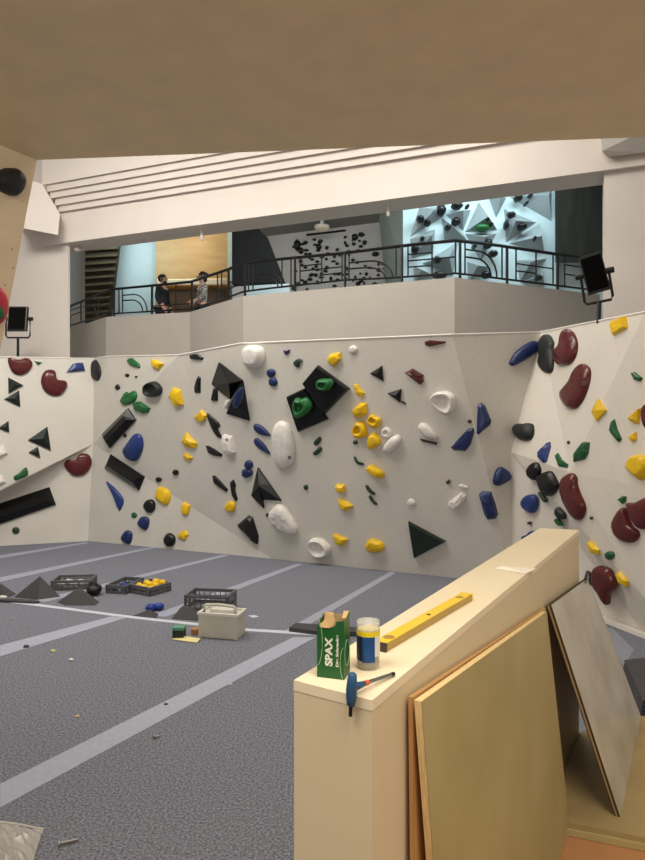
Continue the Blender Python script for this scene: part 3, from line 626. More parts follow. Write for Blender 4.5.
hold('cyl', 'yellow', [(367.7, 466.7), (371.9, 464.6), (378, 468), (384.4, 472.3), (383.7, 477.6), (378, 477.6), (369, 471)], .22, 'lying yellow cylinder hold below the yellow cluster', hole=(371, 468))
hold('dome', 'dgreen', [(313.7, 442.6), (317, 438.5), (319.8, 436.4), (321.5, 439), (319.5, 443), (316, 445.6)], .06, 'dark green bean hold, upper of a pair right of the tall white oval')
hold('dome', 'dgreen', [(313, 453), (317, 449), (320.5, 446.6), (322.2, 449.4), (319.5, 453), (315.6, 455.5)], .06, 'dark green bean hold, lower of a pair right of the tall white oval')
hold('dome', 'dgreen', ell(306, 487.4, 2.3, 2.6), .05, 'tiny dark green pebble alone in the middle of the wall')
hold('facet', 'yellow', [(334.2, 487.4), (337, 483.4), (345.6, 484.8), (346, 491.7), (338.8, 492.6)], .12, 'yellow hold, upper of two stacked right of the tiny green pebble')
hold('facet', 'yellow', [(338.8, 498.5), (344, 499.4), (353.7, 505.8), (346.5, 511.3), (339.7, 507.9)], .13, 'yellow hold, lower of two stacked right of the tiny green pebble')
hold('dome', 'dgreen', [(365.3, 485.7), (367.8, 485.4), (371, 489.5), (375.5, 493.4), (373, 495), (368, 491)], .05, 'thin dark green hold, upper of a pair above the lobed yellow hold')
hold('dome', 'dgreen', [(368.7, 496), (371.2, 495.6), (374, 500), (377.5, 503.6), (375.5, 504.8), (370.4, 500.2)], .05, 'thin dark green hold, lower of a pair above the lobed yellow hold')
hold('bowl', 'white', [(309.8, 543.7), (312.4, 538.4), (321, 538.2), (327, 542), (331, 548), (328.6, 555), (317.5, 555)], .26, 'white bowl-shaped hold close to the floor', hole=(316.5, 545.5))
hold('facet', 'yellow', [(332.9, 534.3), (336.3, 533.4), (342, 536.5), (348.5, 538.9), (343, 546.6), (336.3, 543.7)], .13, 'yellow wedge hold near the floor right of the white bowl')
hold('lump', 'yellow', [(366, 544.5), (369, 540), (373, 538.4), (378, 540.4), (383.2, 542.8), (384.3, 548.8), (377.2, 552.2), (367.8, 549.6)], .2, 'lobed yellow hold near the floor left of the matt black triangle')
hold('facet', 'maroon', [(424.6, 341.8), (429.7, 340), (445.9, 341.5), (445, 343.2), (429.7, 346.6), (425.4, 345.2)], .06, 'flat maroon sliver hold at the top edge of the back wall')
hold('facet', 'maroon', [(404.6, 372.5), (408, 371), (412.6, 368.4), (423.7, 375), (423, 379), (424.2, 381), (420.3, 384.8), (414.3, 380.2)], .1, 'maroon ridged block hold right of the small black pyramids')
hold('bowl', 'white', [(431.4, 399), (433.5, 394.5), (437.3, 392), (446.7, 391), (453.5, 394.5), (455.3, 399), (455.3, 406.6), (450.5, 413.5), (441, 409)], .26, 'white cup-shaped hold with an open hollow at upper right', hole=(440, 402))
hold('dome', 'white', [(418.6, 428), (420, 424), (422.9, 422.8), (429.7, 426.2), (437.9, 435.6), (434.8, 439.3), (426.3, 437)], .16, 'white egg-shaped hold above the thin brown bar')
hold('slab', 'brown', [(420.3, 438.5), (437.4, 442.4), (436.8, 444.6), (421, 440.4)], .05, 'thin dark brown bar hold under the white egg')
hold('facet', 'brown', ell(469.7, 421.4, 2.5, 2.2, 5), .06, 'tiny brown hold between the two blue triangles')
hold('facet', 'brown', [(445.6, 482), (449, 479.2), (451.2, 481.6), (448, 484.6)], .05, 'tiny brown square hold left of the thin white hold')
hold('dome', 'white', [(458.4, 485.7), (462, 484), (465, 485.4), (468, 487.4), (465, 488.8), (461, 487)], .05, 'thin white crescent hold above the white block')
hold('facet', 'white', [(448, 505.3), (450.2, 501), (457, 495.5), (463, 491.7), (466.4, 495), (465.5, 499.4), (458.7, 507.9), (452.7, 510.4)], .16, 'oblong white block hold below a thin white crescent')
hold('dome', 'white', ell(411.3, 502.3, 4, 3.4), .07, 'small white pebble hold above the matt black triangle')
hold('slab', 'triangle', [(408.9, 521.2), (445.9, 540.8), (414.7, 557.3)], .14, 'matt black triangle volume low at the right of the back wall', cat=CV)
# --- right part of the back wall
hold('facet', 'blue', [(476.7, 432.9), (477.2, 418), (477.9, 405.6), (481, 402.4), (485.2, 406), (491.2, 421), (489.5, 425.2), (478.4, 434.6)], .13, 'tall blue triangular hold with vertical left side')
hold('facet', 'blue', [(451, 447.4), (460, 437), (468, 428.9), (473.3, 427.6), (474.5, 431), (470.7, 444.8), (465.6, 451), (453.6, 450)], .13, 'blue triangular hold pointing left, lower left of the tall one')
hold('dome', 'blue', [(492.9, 482.4), (495.4, 471.3), (500.6, 466.9), (509, 472.2), (510, 479), (498.8, 485.6)], .15, 'rounded blue hold near the right wall corner above the blue brick')
hold('facet', 'blue', [(479.2, 494), (481.8, 491.2), (491.2, 491.5), (495, 503), (498, 514.6), (495.4, 518.6), (487.8, 519.5), (484.4, 514.6)], .16, 'blue brick-shaped hold below the rounded blue hold')
hold('dome', 'blue', [(509.4, 362), (515.4, 351.8), (529, 342), (536.7, 341.5), (539.2, 346.7), (532.4, 355.2), (515.4, 365.2), (510.2, 365)], .15, 'long blue sausage hold at the top beside the black peanut hold')
# --- right wall
hold('dome', 'slate', [(539.6, 344), (543.5, 335.6), (549.5, 334.9), (554.2, 342.4), (553.4, 350), (554.2, 357), (552.9, 371), (546, 373), (539.6, 366), (540.6, 356)], .15, 'black peanut-shaped hold at the top of the right wall')
hold('dome', 'red', [(555, 359.5), (556, 352), (561, 346), (563, 338), (564, 331.5), (567.4, 328.9), (574, 332.5), (577.8, 342), (577.4, 352), (574, 360), (568.2, 365), (559.5, 365.4)], .16, 'red bean-shaped hold beside the black peanut at the top of the right wall', bolts=[(571, 338)])
hold('dome', 'red', [(561.4, 393.6), (567.4, 386.2), (572, 380), (576, 371), (580, 365.5), (584.5, 363.7), (590, 368), (591, 376), (589, 386), (585, 397), (580, 405), (575, 409), (568.2, 408), (562.5, 401)], .17, 'long red bean-shaped hold, second from the top of the right wall', bolts=[(584, 383.5), (570.5, 387)])
hold('facet', 'yellow', [(611, 323.2), (618, 319), (626.6, 317), (627.8, 327.9), (613.9, 335.6)], .12, 'topmost yellow hold on the right wall')
hold('facet', 'green', [(630.8, 373.2), (634.8, 372), (642.7, 377.9), (640.6, 381.3), (634.8, 380.2)], .06, 'small green hold high at the right picture edge')
hold('pyr', 'yellow', [(593, 411.5), (598.8, 399.5), (607, 410.4), (597.6, 420.8)], .1, 'yellow diamond hold below the long red bean on the right wall')
hold('facet', 'green', [(610.4, 430), (611, 422), (614.6, 419), (617.4, 429), (622, 439.4), (619, 442.2), (612.7, 434.8)], .08, 'green boomerang hold right of the yellow diamond hold')
hold('facet', 'yellow', [(628.3, 418.5), (634, 413), (640.6, 408), (639.4, 423.2), (634, 423.6)], .09, 'yellow triangular hold above a small yellow one at the right edge')
hold('facet', 'yellow', [(629, 437), (633, 433.5), (636.7, 431.8), (637, 439.4), (632.5, 442)], .06, 'small yellow hold below the yellow triangle at the right edge')
hold('dome', 'red', [(642.5, 411), (645, 405), (650, 403), (654, 410), (653, 422), (646, 428), (643, 420)], .1, 'red hold mostly cut by the right picture edge')
hold('cyl', 'yellow', [(626.7, 467.3), (632.5, 456.5), (641, 454.8), (650, 457), (653, 468), (642.5, 480), (634, 475)], .16, 'largest yellow hold on the right wall at the picture edge')
hold('dome', 'slate', [(514.7, 431), (517.5, 426), (521.9, 424), (527, 425), (533, 424), (534.3, 432.9), (530.4, 440), (520, 439.7)], .2, 'lone black knob hold at the corner ridge of the right wall')
hold('facet', 'lblue', [(537.4, 453.5), (544, 447), (550.2, 441.8), (551, 446.7), (546.8, 461.6), (543.4, 463), (539, 458.6)], .11, 'blue drop-shaped hold pointing up on the right wall')
hold('lump', 'black', [(528.5, 471.4), (533, 463.4), (538.3, 462.9), (541.3, 470.5), (537.4, 479.6), (531.4, 478.6)], .15, 'black knob hold touching the larger black block on its upper left')
hold('dome', 'black', [(539, 476.5), (544, 473), (549.3, 470.9), (553.6, 473), (559, 485.9), (552.8, 495.6), (545, 494), (540.8, 485)], .18, 'larger black block hold left of the long upright red hold')
hold('facet', 'green', [(555.3, 455.2), (558.2, 452.6), (562, 459.5), (568.5, 464.6), (567.3, 468), (558.7, 466.3)], .07, 'green crescent hold left of the green leaf block')
hold('facet', 'green', [(573.7, 462), (574, 455.2), (579, 448), (585, 441.7), (589.8, 442.4), (588.6, 452.6), (585, 459.3)], .1, 'green elongated block hold above the long upright red hold')
hold('facet', 'brown', ell(568.6, 442.4, 1.4, 2, 6), .03, 'tiny brown hold above the green crescent on the right wall')
hold('dome', 'red', [(561.3, 486.8), (562, 481), (565.5, 475.6), (572.4, 473), (576.7, 477.4), (578, 485), (581, 494), (585.5, 504), (586, 511), (582.5, 519), (576.7, 519.8), (569.8, 510.6), (564.5, 500)], .17, 'long upright red sausage hold low on the right wall')
hold('dome', 'lblue', [(522, 502), (527.2, 495.3), (534.8, 495.3), (536.9, 503.8), (533, 512.8), (524.6, 508.9)], .13, 'blue drop hold pointing down near the right wall corner')
hold('dome', 'dgreen', [(538.3, 492.7), (540, 492.2), (543.5, 496.5), (546, 500.4), (544.6, 502.4), (541, 498)], .04, 'thin dark green hold right of the blue drop pointing down')
hold('dome', 'slate', [(555.8, 512.3), (557.9, 507.2), (562, 510), (565.5, 514), (564.7, 518.8), (559.6, 518.8)], .1, 'small grey black hold left of the long upright red hold')
hold('facet', 'green', [(554, 519.7), (557, 517.9), (560, 521.5), (562.3, 526), (558, 526)], .05, 'small green hold just above the far end of the wooden barrier')
hold('facet', 'brown', ell(528.8, 523, 1.3, 1.8, 6), .03, 'tiny brown hold between two blue holds near the right corner')
hold('dome', 'lblue', [(522.7, 539.3), (523.6, 535.9), (528.7, 534.2), (532, 530.8), (535.5, 535), (533, 541), (527, 544)], .11, 'two-lobed blue hold half hidden by the wooden barrier')
hold('facet', 'green', [(618.3, 499.5), (623.3, 495.7), (626.4, 496.5), (625.8, 502), (622.7, 504)], .06, 'small green hold above the touching red pair at right')
hold('facet', 'dgreen', ell(591.4, 518, 1.7, 1.8, 6), .03, 'tiny dark green hold right of the long upright red hold')
hold('dome', 'red', [(613, 525.6), (614.6, 519.4), (618, 513), (622, 508.2), (625.8, 508), (628.3, 514.4), (633.2, 525.6), (639.4, 531.5), (639.2, 538), (633.2, 542.7), (623.3, 541.5), (615.9, 535.5)], .15, 'red hold, left one of a nearly touching pair at the right edge')
hold('dome', 'red', [(628.3, 505.8), (629.5, 502.6), (637, 502.2), (645, 498), (653, 497), (656, 510), (654, 522), (647, 529), (639.6, 528.2), (634.5, 521.9)], .16, 'red hold, right one of a nearly touching pair at the right edge')
hold('facet', 'yellow', [(587, 543), (590.6, 540.8), (595, 545), (599.5, 550), (598.8, 554.4), (591.8, 553.2)], .08, 'yellow hold just right of the far end of the wooden barrier')
hold('dome', 'green', ell(610.4, 555.3, 4.2, 4.4), .08, 'green pebble hold above the lowest red hold on the right wall')
hold('dome', 'red', [(591.8, 580), (592.5, 573), (594.5, 568.2), (600, 565.7), (606, 567.6), (610.5, 571), (615.3, 582.5), (613.9, 589.4), (609.4, 594.5), (608.4, 603.6), (605.7, 604.3), (600, 595), (594.5, 587)], .14, 'lowest red hold on the right wall with a pointed tail')
hold('facet', 'yellow', [(616, 573.2), (619.7, 571.5), (624.5, 576), (628.5, 581.3), (627.4, 586.8), (619.7, 583.4)], .08, 'lowest yellow hold on the right wall beside the red tailed hold')
# --- near left board
pan = (PAN_P, PAN_N)
hold('dome', 'slate', [(-8, 176), (0, 169), (8, 167.6), (17, 169), (23, 177), (22, 186), (18, 193), (13, 196), (5, 194), (-4, 188)], .22, 'dark slate hold on the near tan board at top left', plane=pan)
hold('dome', 'pink', [(-12, 295), (-4, 287), (1.5, 289), (5.5, 299), (5.5, 312), (2, 321), (-6, 325), (-12, 312)], .16, 'pinkish red hold cut by the left edge on the near tan board', plane=pan)
hold('facet', 'ggreen', [(-6, 310), (0, 306.5), (2.6, 311), (2, 318), (-4, 319)], .1, 'small green hold over the pinkish red hold at the left edge', plane=(PAN_P+PAN_N*.13, PAN_N))

# ------------------------------------------------------------------ floodlights
def floodlight(px, py, d, w, h, tilt, yaw, base, label, lean=0):
    c = P(px, py, d); t = thing('floodlight', label, 'floodlight', base, 'black floodlights')
    R = Matrix.Translation(c) @ Matrix.Rotation(yaw, 4, 'Z') @ Matrix.Rotation(tilt, 4, 'X') @ Matrix.Rotation(lean, 4, 'Y')
    bm = BM(); cbox(bm, (0, 0, 0), (w, .07, h)); bevel(bm, .012); bm.transform(R); link('housing', bm, MT['black_plastic'], t)
    bm = BM()
    for i in range(7): cbox(bm, (-w*.38+i*w*.76/6, .055, 0), (.008, .05, h*.8))
    bm.transform(R); link('cooling_fins', bm, MT['black_metal'], t)
    bm = BM(); cbox(bm, (0, -.04, 0), (w*.88, .012, h*.86)); bm.transform(R); link('front_glass', bm, MT['matt_black'], t)
    for s in ((-1, 1) if lean == 0 else ()):
        bm = BM(); cbox(bm, (s*w*.46, -.042, 0), (.012, .014, h*.96)); bm.transform(R); link('side_trim', bm, MT['steel'], t)
    bm = BM(); Y = Matrix.Translation(c) @ Matrix.Rotation(yaw, 4, 'Z') @ Matrix.Rotation(lean*.6, 4, 'Y')
    pts = [(-w*.62, 0, 0), (-w*.62, 0, -h*.66), (-w*.54, 0, -h*.74), (w*.54, 0, -h*.74), (w*.62, 0, -h*.66), (w*.62, 0, 0)]
    tube(bm, [Y @ Vector(p) for p in pts], .018, 8); link('yoke', bm, MT['black_metal'], t)
    for s in (-1, 1):
        bm = BM(); lathe(bm, Y @ Vector((s*w*.5, 0, 0)), [(.04, 0), (.04, .1)], 10, Y.to_3x3() @ Vector((s, 0, 0))); link('clamp_knob', bm, MT['black_metal'], t)
    bm = BM(); lo = Y @ Vector((0, 0, -h*.74)); tube(bm, [lo, Vector(base)], .028, 8); link('pole', bm, MT['black_metal'], t)
    return t
floodlight(18, 319, 13.2, .40, .52, math.radians(-8), 0, P(18, 358, 13.2), 'black floodlight on a pole at the top of the left wall')
floodlight(594.5, 273.5, 8.5, .28, .52, math.radians(6), math.radians(-20), P(598.5, 323, 8.44), 'black tilted floodlight on a pole at the top of the right wall', math.radians(-14))

# ------------------------------------------------------------------ people on the gallery
MT['skin'] = mat('skin', (196, 150, 124), .55, var=.04)
MT['hair'] = mat('dark_hair', (34, 26, 22), .6, var=.2, scale=30)
MT['shirt_black'] = mat('black_shirt', (24, 24, 27), .85, var=.1)
MT['trousers'] = mat('dark_trousers', (32, 34, 42), .85, var=.1)
MT['blouse'] = mat('patterned_top', (206, 198, 190), .85, scale=26, col2=(44, 38, 40), detail=1)
MT['shoe'] = mat('dark_shoe', (30, 28, 28), .6, var=.1)
MT['eye'] = mat('dark_eye', (24, 18, 16), .3, var=.05)
def skin_mesh(name, verts, edges, m, parent, sub=2, xf=None):
    me = bpy.data.meshes.new(name); me.from_pydata([v[0] for v in verts], edges, []); o = bpy.data.objects.new(name, me); C.objects.link(o)
    sk = o.modifiers.new('skin', 'SKIN'); sk.use_smooth_shade = True
    for i, v in enumerate(verts):
        r = v[1]; me.skin_vertices[0].data[i].radius = r if isinstance(r, tuple) else (r, r)
    me.skin_vertices[0].data[0].use_root = True
    ss = o.modifiers.new('sub', 'SUBSURF'); ss.levels = sub; ss.render_levels = sub
    bpy.context.view_layer.update()
    ev = o.evaluated_get(bpy.context.evaluated_depsgraph_get()); nm = bpy.data.meshes.new_from_object(ev)
    bpy.data.objects.remove(o); nm.name = name; nm.materials.clear(); nm.materials.append(m)
    if xf: nm.transform(xf)
    for p in nm.polygons: p.use_smooth = True
    o = bpy.data.objects.new(name, nm); C.objects.link(o); o.parent = parent; o.matrix_parent_inverse = parent.matrix_basis.inverted(); return o
def person(loc, H, yaw, label, top, hair_len, arms, beard=False):
    s = H/1.75; root = thing('person', label, 'person', loc, 'people on the gallery')
    X = Matrix.Translation(loc) @ Matrix.Rotation(yaw, 4, 'Z') @ Matrix.Scale(s, 4)   # figure faces local -Y
    V = [((0, 0, .95), (.15, .105))]; E = []
    def add(p, r, j): V.append((p, r)); E.append((j, len(V)-1)); return len(V)-1
    wa = add((0, .0, 1.10), (.14, .1), 0); ch = add((0, .01, 1.30), (.165, .11), wa); sh = add((0, .01, 1.41), (.13, .085), ch)
    nk = add((0, 0, 1.50), .055, sh); jaw = add((0, -.02, 1.56), (.062, .07), nk); hd = add((0, -.012, 1.645), (.078, .098), jaw); add((0, .0, 1.715), (.05, .065), hd)
    armj = {}
    for q in (-1, 1):
        a = add((q*.17, .01, 1.40), .058, sh); el, wr = arms[0 if q < 0 else 1]
        e = add((q*.22+el[0]*q, el[1], el[2]), .043, a); w = add((q*.22+wr[0]*q, wr[1], wr[2]), .03, e)
        d = (Vector(V[w][0])-Vector(V[e][0])).normalized(); pw = Vector(V[w][0]); pm = add(tuple(pw+d*.055), (.036, .022), w); tip = pw+d*.09
        side = d.cross(Vector((q, 0, 0)));  side = side.normalized() if side.length > .1 else Vector((0, 1, 0))
        for k in range(4):
            b = tip+side*((k-1.5)*.021); L = (.06, .075, .07, .055)[k]; inn = Vector((-q, 0, 0))
            f1 = add(tuple(b), .0095, pm); f2 = add(tuple(b+d*L*.5+inn*.008), .0085, f1); add(tuple(b+d*L+inn*.024), .007, f2)
        tb = pw+d*.03-side*.035; t1 = add(tuple(tb), .011, pm); add(tuple(tb+d*.05-side*.02-Vector((q*.012, 0, 0))), .008, t1)
    for q in (-1, 1):
        h = add((q*.095, 0, .88), .09, 0); k = add((q*.1, -.015, .5), .06, h); an = add((q*.105, .02, .09), .042, k); add((q*.115, -.13, .045), (.04, .03), an)
    body = skin_mesh('body', V, E, MT['skin'], root, 2, X)
    # clothing
    S = [((0, 0, .92), (.168, .125))]; SE = []
    def sad(p, r, j): S.append((p, r)); SE.append((j, len(S)-1)); return len(S)-1
    a = sad((0, 0, 1.10), (.165, .12), 0); b = sad((0, .01, 1.30), (.185, .128), a); c = sad((0, .01, 1.42), (.145, .1), b); sad((0, .005, 1.47), (.07, .07), c)
    for q in (-1, 1):
        el, wr = arms[0 if q < 0 else 1]; sh_ = sad((q*.175, .01, 1.395), .075, c); ep = Vector((q*.22+el[0]*q, el[1], el[2])); e = sad(tuple(ep), .06, sh_)
        wp = Vector((q*.22+wr[0]*q, wr[1], wr[2])); sad(tuple(ep+(wp-ep)*.8), .048, e)
    skin_mesh('shirt', S, SE, MT[top], root, 2, X)
    T = [((0, 0, .95), (.165, .122))]; TE = []
    for q in (-1, 1):
        i = len(T); T += [((q*.098, 0, .86), .105), ((q*.1, -.012, .5), .078), ((q*.105, .02, .12), .062)]; TE += [(0, i), (i, i+1), (i+1, i+2)]
    skin_mesh('trousers', T, TE, MT['trousers'], root, 2, X)
    for q in (-1, 1):
        bm = BM(); blob(bm, (q*.113, -.05, .045), (.055, .15, .05), 2, .02, 3); bm.transform(X); link('shoe', bm, MT['shoe'], root, True)
    bm = BM(); blob(bm, (0, .022, 1.672), (.094, .112, .104), 3, .03, 5)
    for v in list(bm.verts):                         # open the hair over the face
        if v.co.y < -.035 and v.co.z < 1.70: v.co.y = -.035+(v.co.y+.035)*.12; v.co.z += .012
    if hair_len: blob(bm, (0, .12, 1.70), (.05, .05, .05), 2, .08, 4); blob(bm, (0, .07, 1.6), (.085, .06, .09), 2, .06, 6)
    bm.transform(X); link('hair', bm, MT['hair'], root, True)
    if beard:
        bm = BM(); blob(bm, (0, -.052, 1.562), (.062, .05, .045), 2, .04, 8); bm.transform(X); link('beard', bm, MT['hair'], root, True)
    bm = BM(); blob(bm, (0, -.115, 1.635), (.014, .022, .024), 2, .02, 9); bm.transform(X); link('nose', bm, MT['skin'], root, True)
    for q in (-1, 1):
        bm = BM(); blob(bm, (q*.032, -.098, 1.66), (.011, .008, .008), 1, 0, 9); bm.transform(X); link('eye', bm, MT['eye'], root, True)
        bm = BM(); blob(bm, (q*.082, .0, 1.645), (.012, .024, .034), 2, .02, 9); bm.transform(X); link('ear', bm, MT['skin'], root, True)
    bm = BM(); blob(bm, (0, -.1, 1.592), (.024, .008, .007), 1, 0, 9); bm.transform(X); link('mouth', bm, mat('lips', (150, 90, 80), .5, var=.02), root, True)
    return root
GZ = 4.40
q = P(163, 300, 15.35); person((q.x, q.y, GZ), 1.72, math.radians(72), 'man with dark hair and beard in a black shirt behind the railing facing right', 'shirt_black', False,
       [((.02, .02, 1.14), (-.02, -.12, .93)), ((.02, .02, 1.14), (-.02, -.10, .92))], True)
q = P(202, 300, 15.1); person((q.x, q.y, GZ), 1.72, math.radians(-65), 'woman with dark tied hair in a patterned light top behind the railing facing left', 'blouse', True,
       [((.03, -.02, 1.14), (-.06, -.2, 1.06)), ((.03, -.02, 1.14), (-.06, -.2, 1.02))])

# ------------------------------------------------------------------ things on the mats
MT['crate_blue'] = mat('blue_grip', (34, 62, 150), .45, var=.1); MT['crate_white'] = mat('white_grip', (226, 224, 216), .5, var=.05)
MT['green_lid'] = mat('green_lid', (96, 160, 128), .5, var=.05); MT['green_dark'] = mat('dark_green_card', (36, 46, 38), .6, var=.05)
def crate(corner, ang, w, l, h, label, slats=3):
    t = thing('crate', label, 'crate', corner, 'dark plastic crates on the mat'); R = Matrix.Translation(corner) @ Matrix.Rotation(ang, 4, 'Z')
    def part(nm, bm): bm.transform(R); link(nm, bm, MT['crate'], t)
    bm = BM(); obox(bm, (0, 0, .006), (w, 0, 0), (0, l, 0), (0, 0, .02)); part('base', bm)
    k = .025
    bm = BM()
    for o, u, v in (((0, 0), (w, 0), (0, k)), ((0, l-k), (w, 0), (0, k)), ((0, k), (k, 0), (0, l-2*k)), ((w-k, k), (k, 0), (0, l-2*k))): obox(bm, (*o, h-.04), (*u, 0), (*v, 0), (0, 0, .04))
    part('rim', bm)
    for x in (0, w-.03):
        for y in (0, l-.03):
            bm = BM(); obox(bm, (x, y, .02), (.03, 0, 0), (0, .03, 0), (0, 0, h-.05)); part('corner_post', bm)
    for nm, a, b, n in (('side_wall', (0, 0), (w, 0), (0, 1)), ('side_wall', (0, l-.012), (w, 0), (0, 1)), ('side_wall', (0, 0), (0, l), (1, 0)), ('side_wall', (w-.012, 0), (0, l), (1, 0))):
        bm = BM(); L = max(b[0], b[1]); u = Vector((b[0], b[1], 0))/L; v = Vector((n[0], n[1], 0))*.012
        obox(bm, Vector((*a, .02)), u*L, v, (0, 0, h*.22))
        m_ = int(L/.075)
        for i in range(m_+1): obox(bm, Vector((*a, .02))+u*(i*(L-.008)/m_), u*.008, v, (0, 0, h-.06))
        obox(bm, Vector((*a, h*.55)), u*L, v, (0, 0, .014))
        part(nm, bm)
    return R
def grip(p, r, m, label, cat='climbing hold', group=None, seed=1, nm='climbing_hold'):
    bm = BM(); blob(bm, p, r, 2, .14, seed); return tag(rebase(link(nm, bm, MT[m], None, True), p), label, cat, group)
A4 = PF(184, 612.5); R4 = crate(A4, math.radians(-8), .60, .40, .23, 'dark crate directly behind the beige toolbox')
A1 = PF(50.5, 591); R1 = crate(A1, math.radians(6), .58, .40, .15, 'dark crate with white contents behind the grey pyramids')
A2 = PF(105.5, 593.5); R2 = crate(A2, math.radians(-12), .33, .55, .13, 'dark crate with blue contents, left of the crate of yellow holds')
A3 = PF(149.6, 597); R3 = crate(A3, math.radians(57), .42, .44, .13, 'dark crate filled with yellow holds')
rnd = random.Random(11)
for i, (x, y) in enumerate(((.1, .1), (.22, .12), (.33, .1), (.1, .24), (.22, .24), (.33, .23), (.12, .36), (.26, .35))):
    grip(R3 @ Vector((x, y, .085+.02*(i % 3))), (.06, .055, .05), 'h_yellow', 'yellow climbing hold lying in the dark crate of yellow holds', group='yellow holds in the crate', seed=i)
for i, (x, y) in enumerate(((.12, .08), (.3, .1), (.38, .2), (.2, .24), (.46, .09))):
    grip(R1 @ Vector((x, y, .075)), (.06, .05, .045), 'crate_white', 'white climbing hold lying in the crate behind the grey pyramids', group='white holds in the crate', seed=i)
for i, (x, y) in enumerate(((.1, .1), (.24, .12), (.16, .26), (.24, .4))):
    grip(R2 @ Vector((x, y, .065)), (.055, .05, .04), 'crate_blue', 'blue climbing hold lying in the crate left of the yellow holds', group='blue holds in the crate', seed=i)
def pyramid(base, apex, label, nm='climbing_volume', cut=None):
    bm = BM(); vs = [bm.verts.new(p+Vector((0, 0, .004))) for p in base]; bm.faces.new(vs[::-1])
    if cut:
        tp = [bm.verts.new(Vector((p.x, p.y, 0)).lerp(Vector((apex.x, apex.y, 0)), cut)+Vector((0, 0, apex.z))) for p in base]
        bm.faces.new(tp)
        for i in range(len(vs)): bm.faces.new([vs[i], vs[(i+1) % len(vs)], tp[(i+1) % len(vs)], tp[i]])
    else:
        va = bm.verts.new(apex)
        for i in range(len(vs)): bm.faces.new([vs[i], vs[(i+1) % len(vs)], va])
    c = sum(base, Vector())/len(base)
    return tag(rebase(link(nm, bm, MT['vol_dark']), c), label, 'climbing volume', 'grey volumes lying on the mat')
pyramid([PF(14, 597.5), PF(38, 600), PF(60.5, 597), PF(38, 591.5)], P(40, 576, PF(38, 596).y), 'tall dark grey pyramid volume standing on the mat')
pyramid([PF(57, 602.5), PF(65, 605.5), PF(95, 605.5), PF(99.5, 602), PF(88, 597), PF(68, 597)], P(79, 590, PF(80, 602).y), 'low dark grey volume in front of the tall pyramid on the mat', cut=.8)
pyramid([PF(-12, 598), PF(6, 598.5), PF(16.5, 594.5), PF(5, 590), PF(-12, 590)], P(-2, 583.5, PF(0, 595).y), 'dark grey volume at the left edge of the picture on the mat', cut=.85)
pyramid([PF(131.5, 616.5), PF(156.5, 618.5), PF(158.5, 614.5), PF(146, 612.5)], P(150, 609.5, PF(150, 616).y), 'flat dark grey wedge volume beside the blue holds on the mat')
pyramid([PF(171.5, 619), PF(198, 621), PF(204, 614), PF(182, 611)], P(184, 606.5, PF(186, 616).y), 'dark grey pyramid volume leaning in front of the crate behind the toolbox', cut=.75)
grip(PF(151, 611)+Vector((0, 0, .05)), (.07, .06, .05), 'crate_blue', 'blue hold left of two beside the flat grey wedge on the mat', seed=21)
grip(PF(158, 610)+Vector((0, 0, .05)), (.08, .06, .05), 'crate_blue', 'blue hold right of two beside the flat grey wedge on the mat', seed=22)
grip(PF(3, 599.2)+Vector((0, 0, .03)), (.06, .03, .025), 'crate_white', 'small white hold at the left picture edge by the grey volume', seed=23)
def plank(pts, z, label, nm='volume_board', m='vol_dark', cat='board', grp=None):
    b = [PF(*q)+Vector((0, 0, .003)) for q in pts]; bm = BM(); prism(bm, b, (0, 0, z))
    return tag(rebase(link(nm, bm, MT[m]), b[0]), label, cat, grp)
plank([(-12, 600.3), (18, 601), (39.5, 603), (36, 604.3), (-12, 601.8)], .03, 'thin dark board lying on the white seam at the left edge')
plank([(289, 632), (296, 627), (362, 632), (372, 637), (320, 636)], .05, 'dark flat board lying on the mat behind the green screw box')
t = thing('bag', 'crumpled black bag beside the crate with white contents', 'bag', PF(94, 596))
bm = BM(); blob(bm, PF(94, 595)+Vector((0, 0, .085)), (.11, .12, .085), 3, .1, 31); link('sack', bm, MT['black_plastic'], t, True)
bm = BM(); c_ = PF(93, 596)+Vector((0, 0, .15)); tube(bm, [c_+Vector((-.06, 0, 0)), c_+Vector((-.03, 0, .045)), c_+Vector((.03, 0, .045)), c_+Vector((.06, 0, 0))], .014, 6); link('handle', bm, MT['black_plastic'], t)
# toolbox
A = PF(198, 637.4); ang = math.atan2(-.109, .472); R = Matrix.Translation(A) @ Matrix.Rotation(ang, 4, 'Z')
t = thing('toolbox', 'beige plastic toolbox with raised handle on the mat', 'toolbox', A); w, l, h = .484, .27, .265
bm = BM(); obox(bm, (0, 0, .003), (w, 0, 0), (0, l, 0), (0, 0, h)); bevel(bm, .012); bm.transform(R); link('body', bm, MT['toolbox'], t)
bm = BM()
for z in (.07, .12, .17): obox(bm, (.13, -.004, z), (.22, 0, 0), (0, .006, 0), (0, 0, .012))
bm.transform(R); link('front_ribs', bm, MT['toolbox'], t)
bm = BM(); k = .03
for o, u, v in (((-.01, -.01), (w+.02, 0), (0, k)), ((-.01, l-k+.01), (w+.02, 0), (0, k)), ((-.01, k-.01), (k, 0), (0, l-2*k+.02)), ((w-k+.01, k-.01), (k, 0), (0, l-2*k+.02))): obox(bm, (*o, h-.002), (*u, 0), (*v, 0), (0, 0, .028))
bm.transform(R); link('lid_rim', bm, MT['toolbox_l'], t)
bm = BM(); obox(bm, (.1, l*.4, h), (w-.2, 0, 0), (0, .09, 0), (0, 0, .045)); bevel(bm, .01); bm.transform(R); link('lid_panel', bm, MT['toolbox_l'], t)
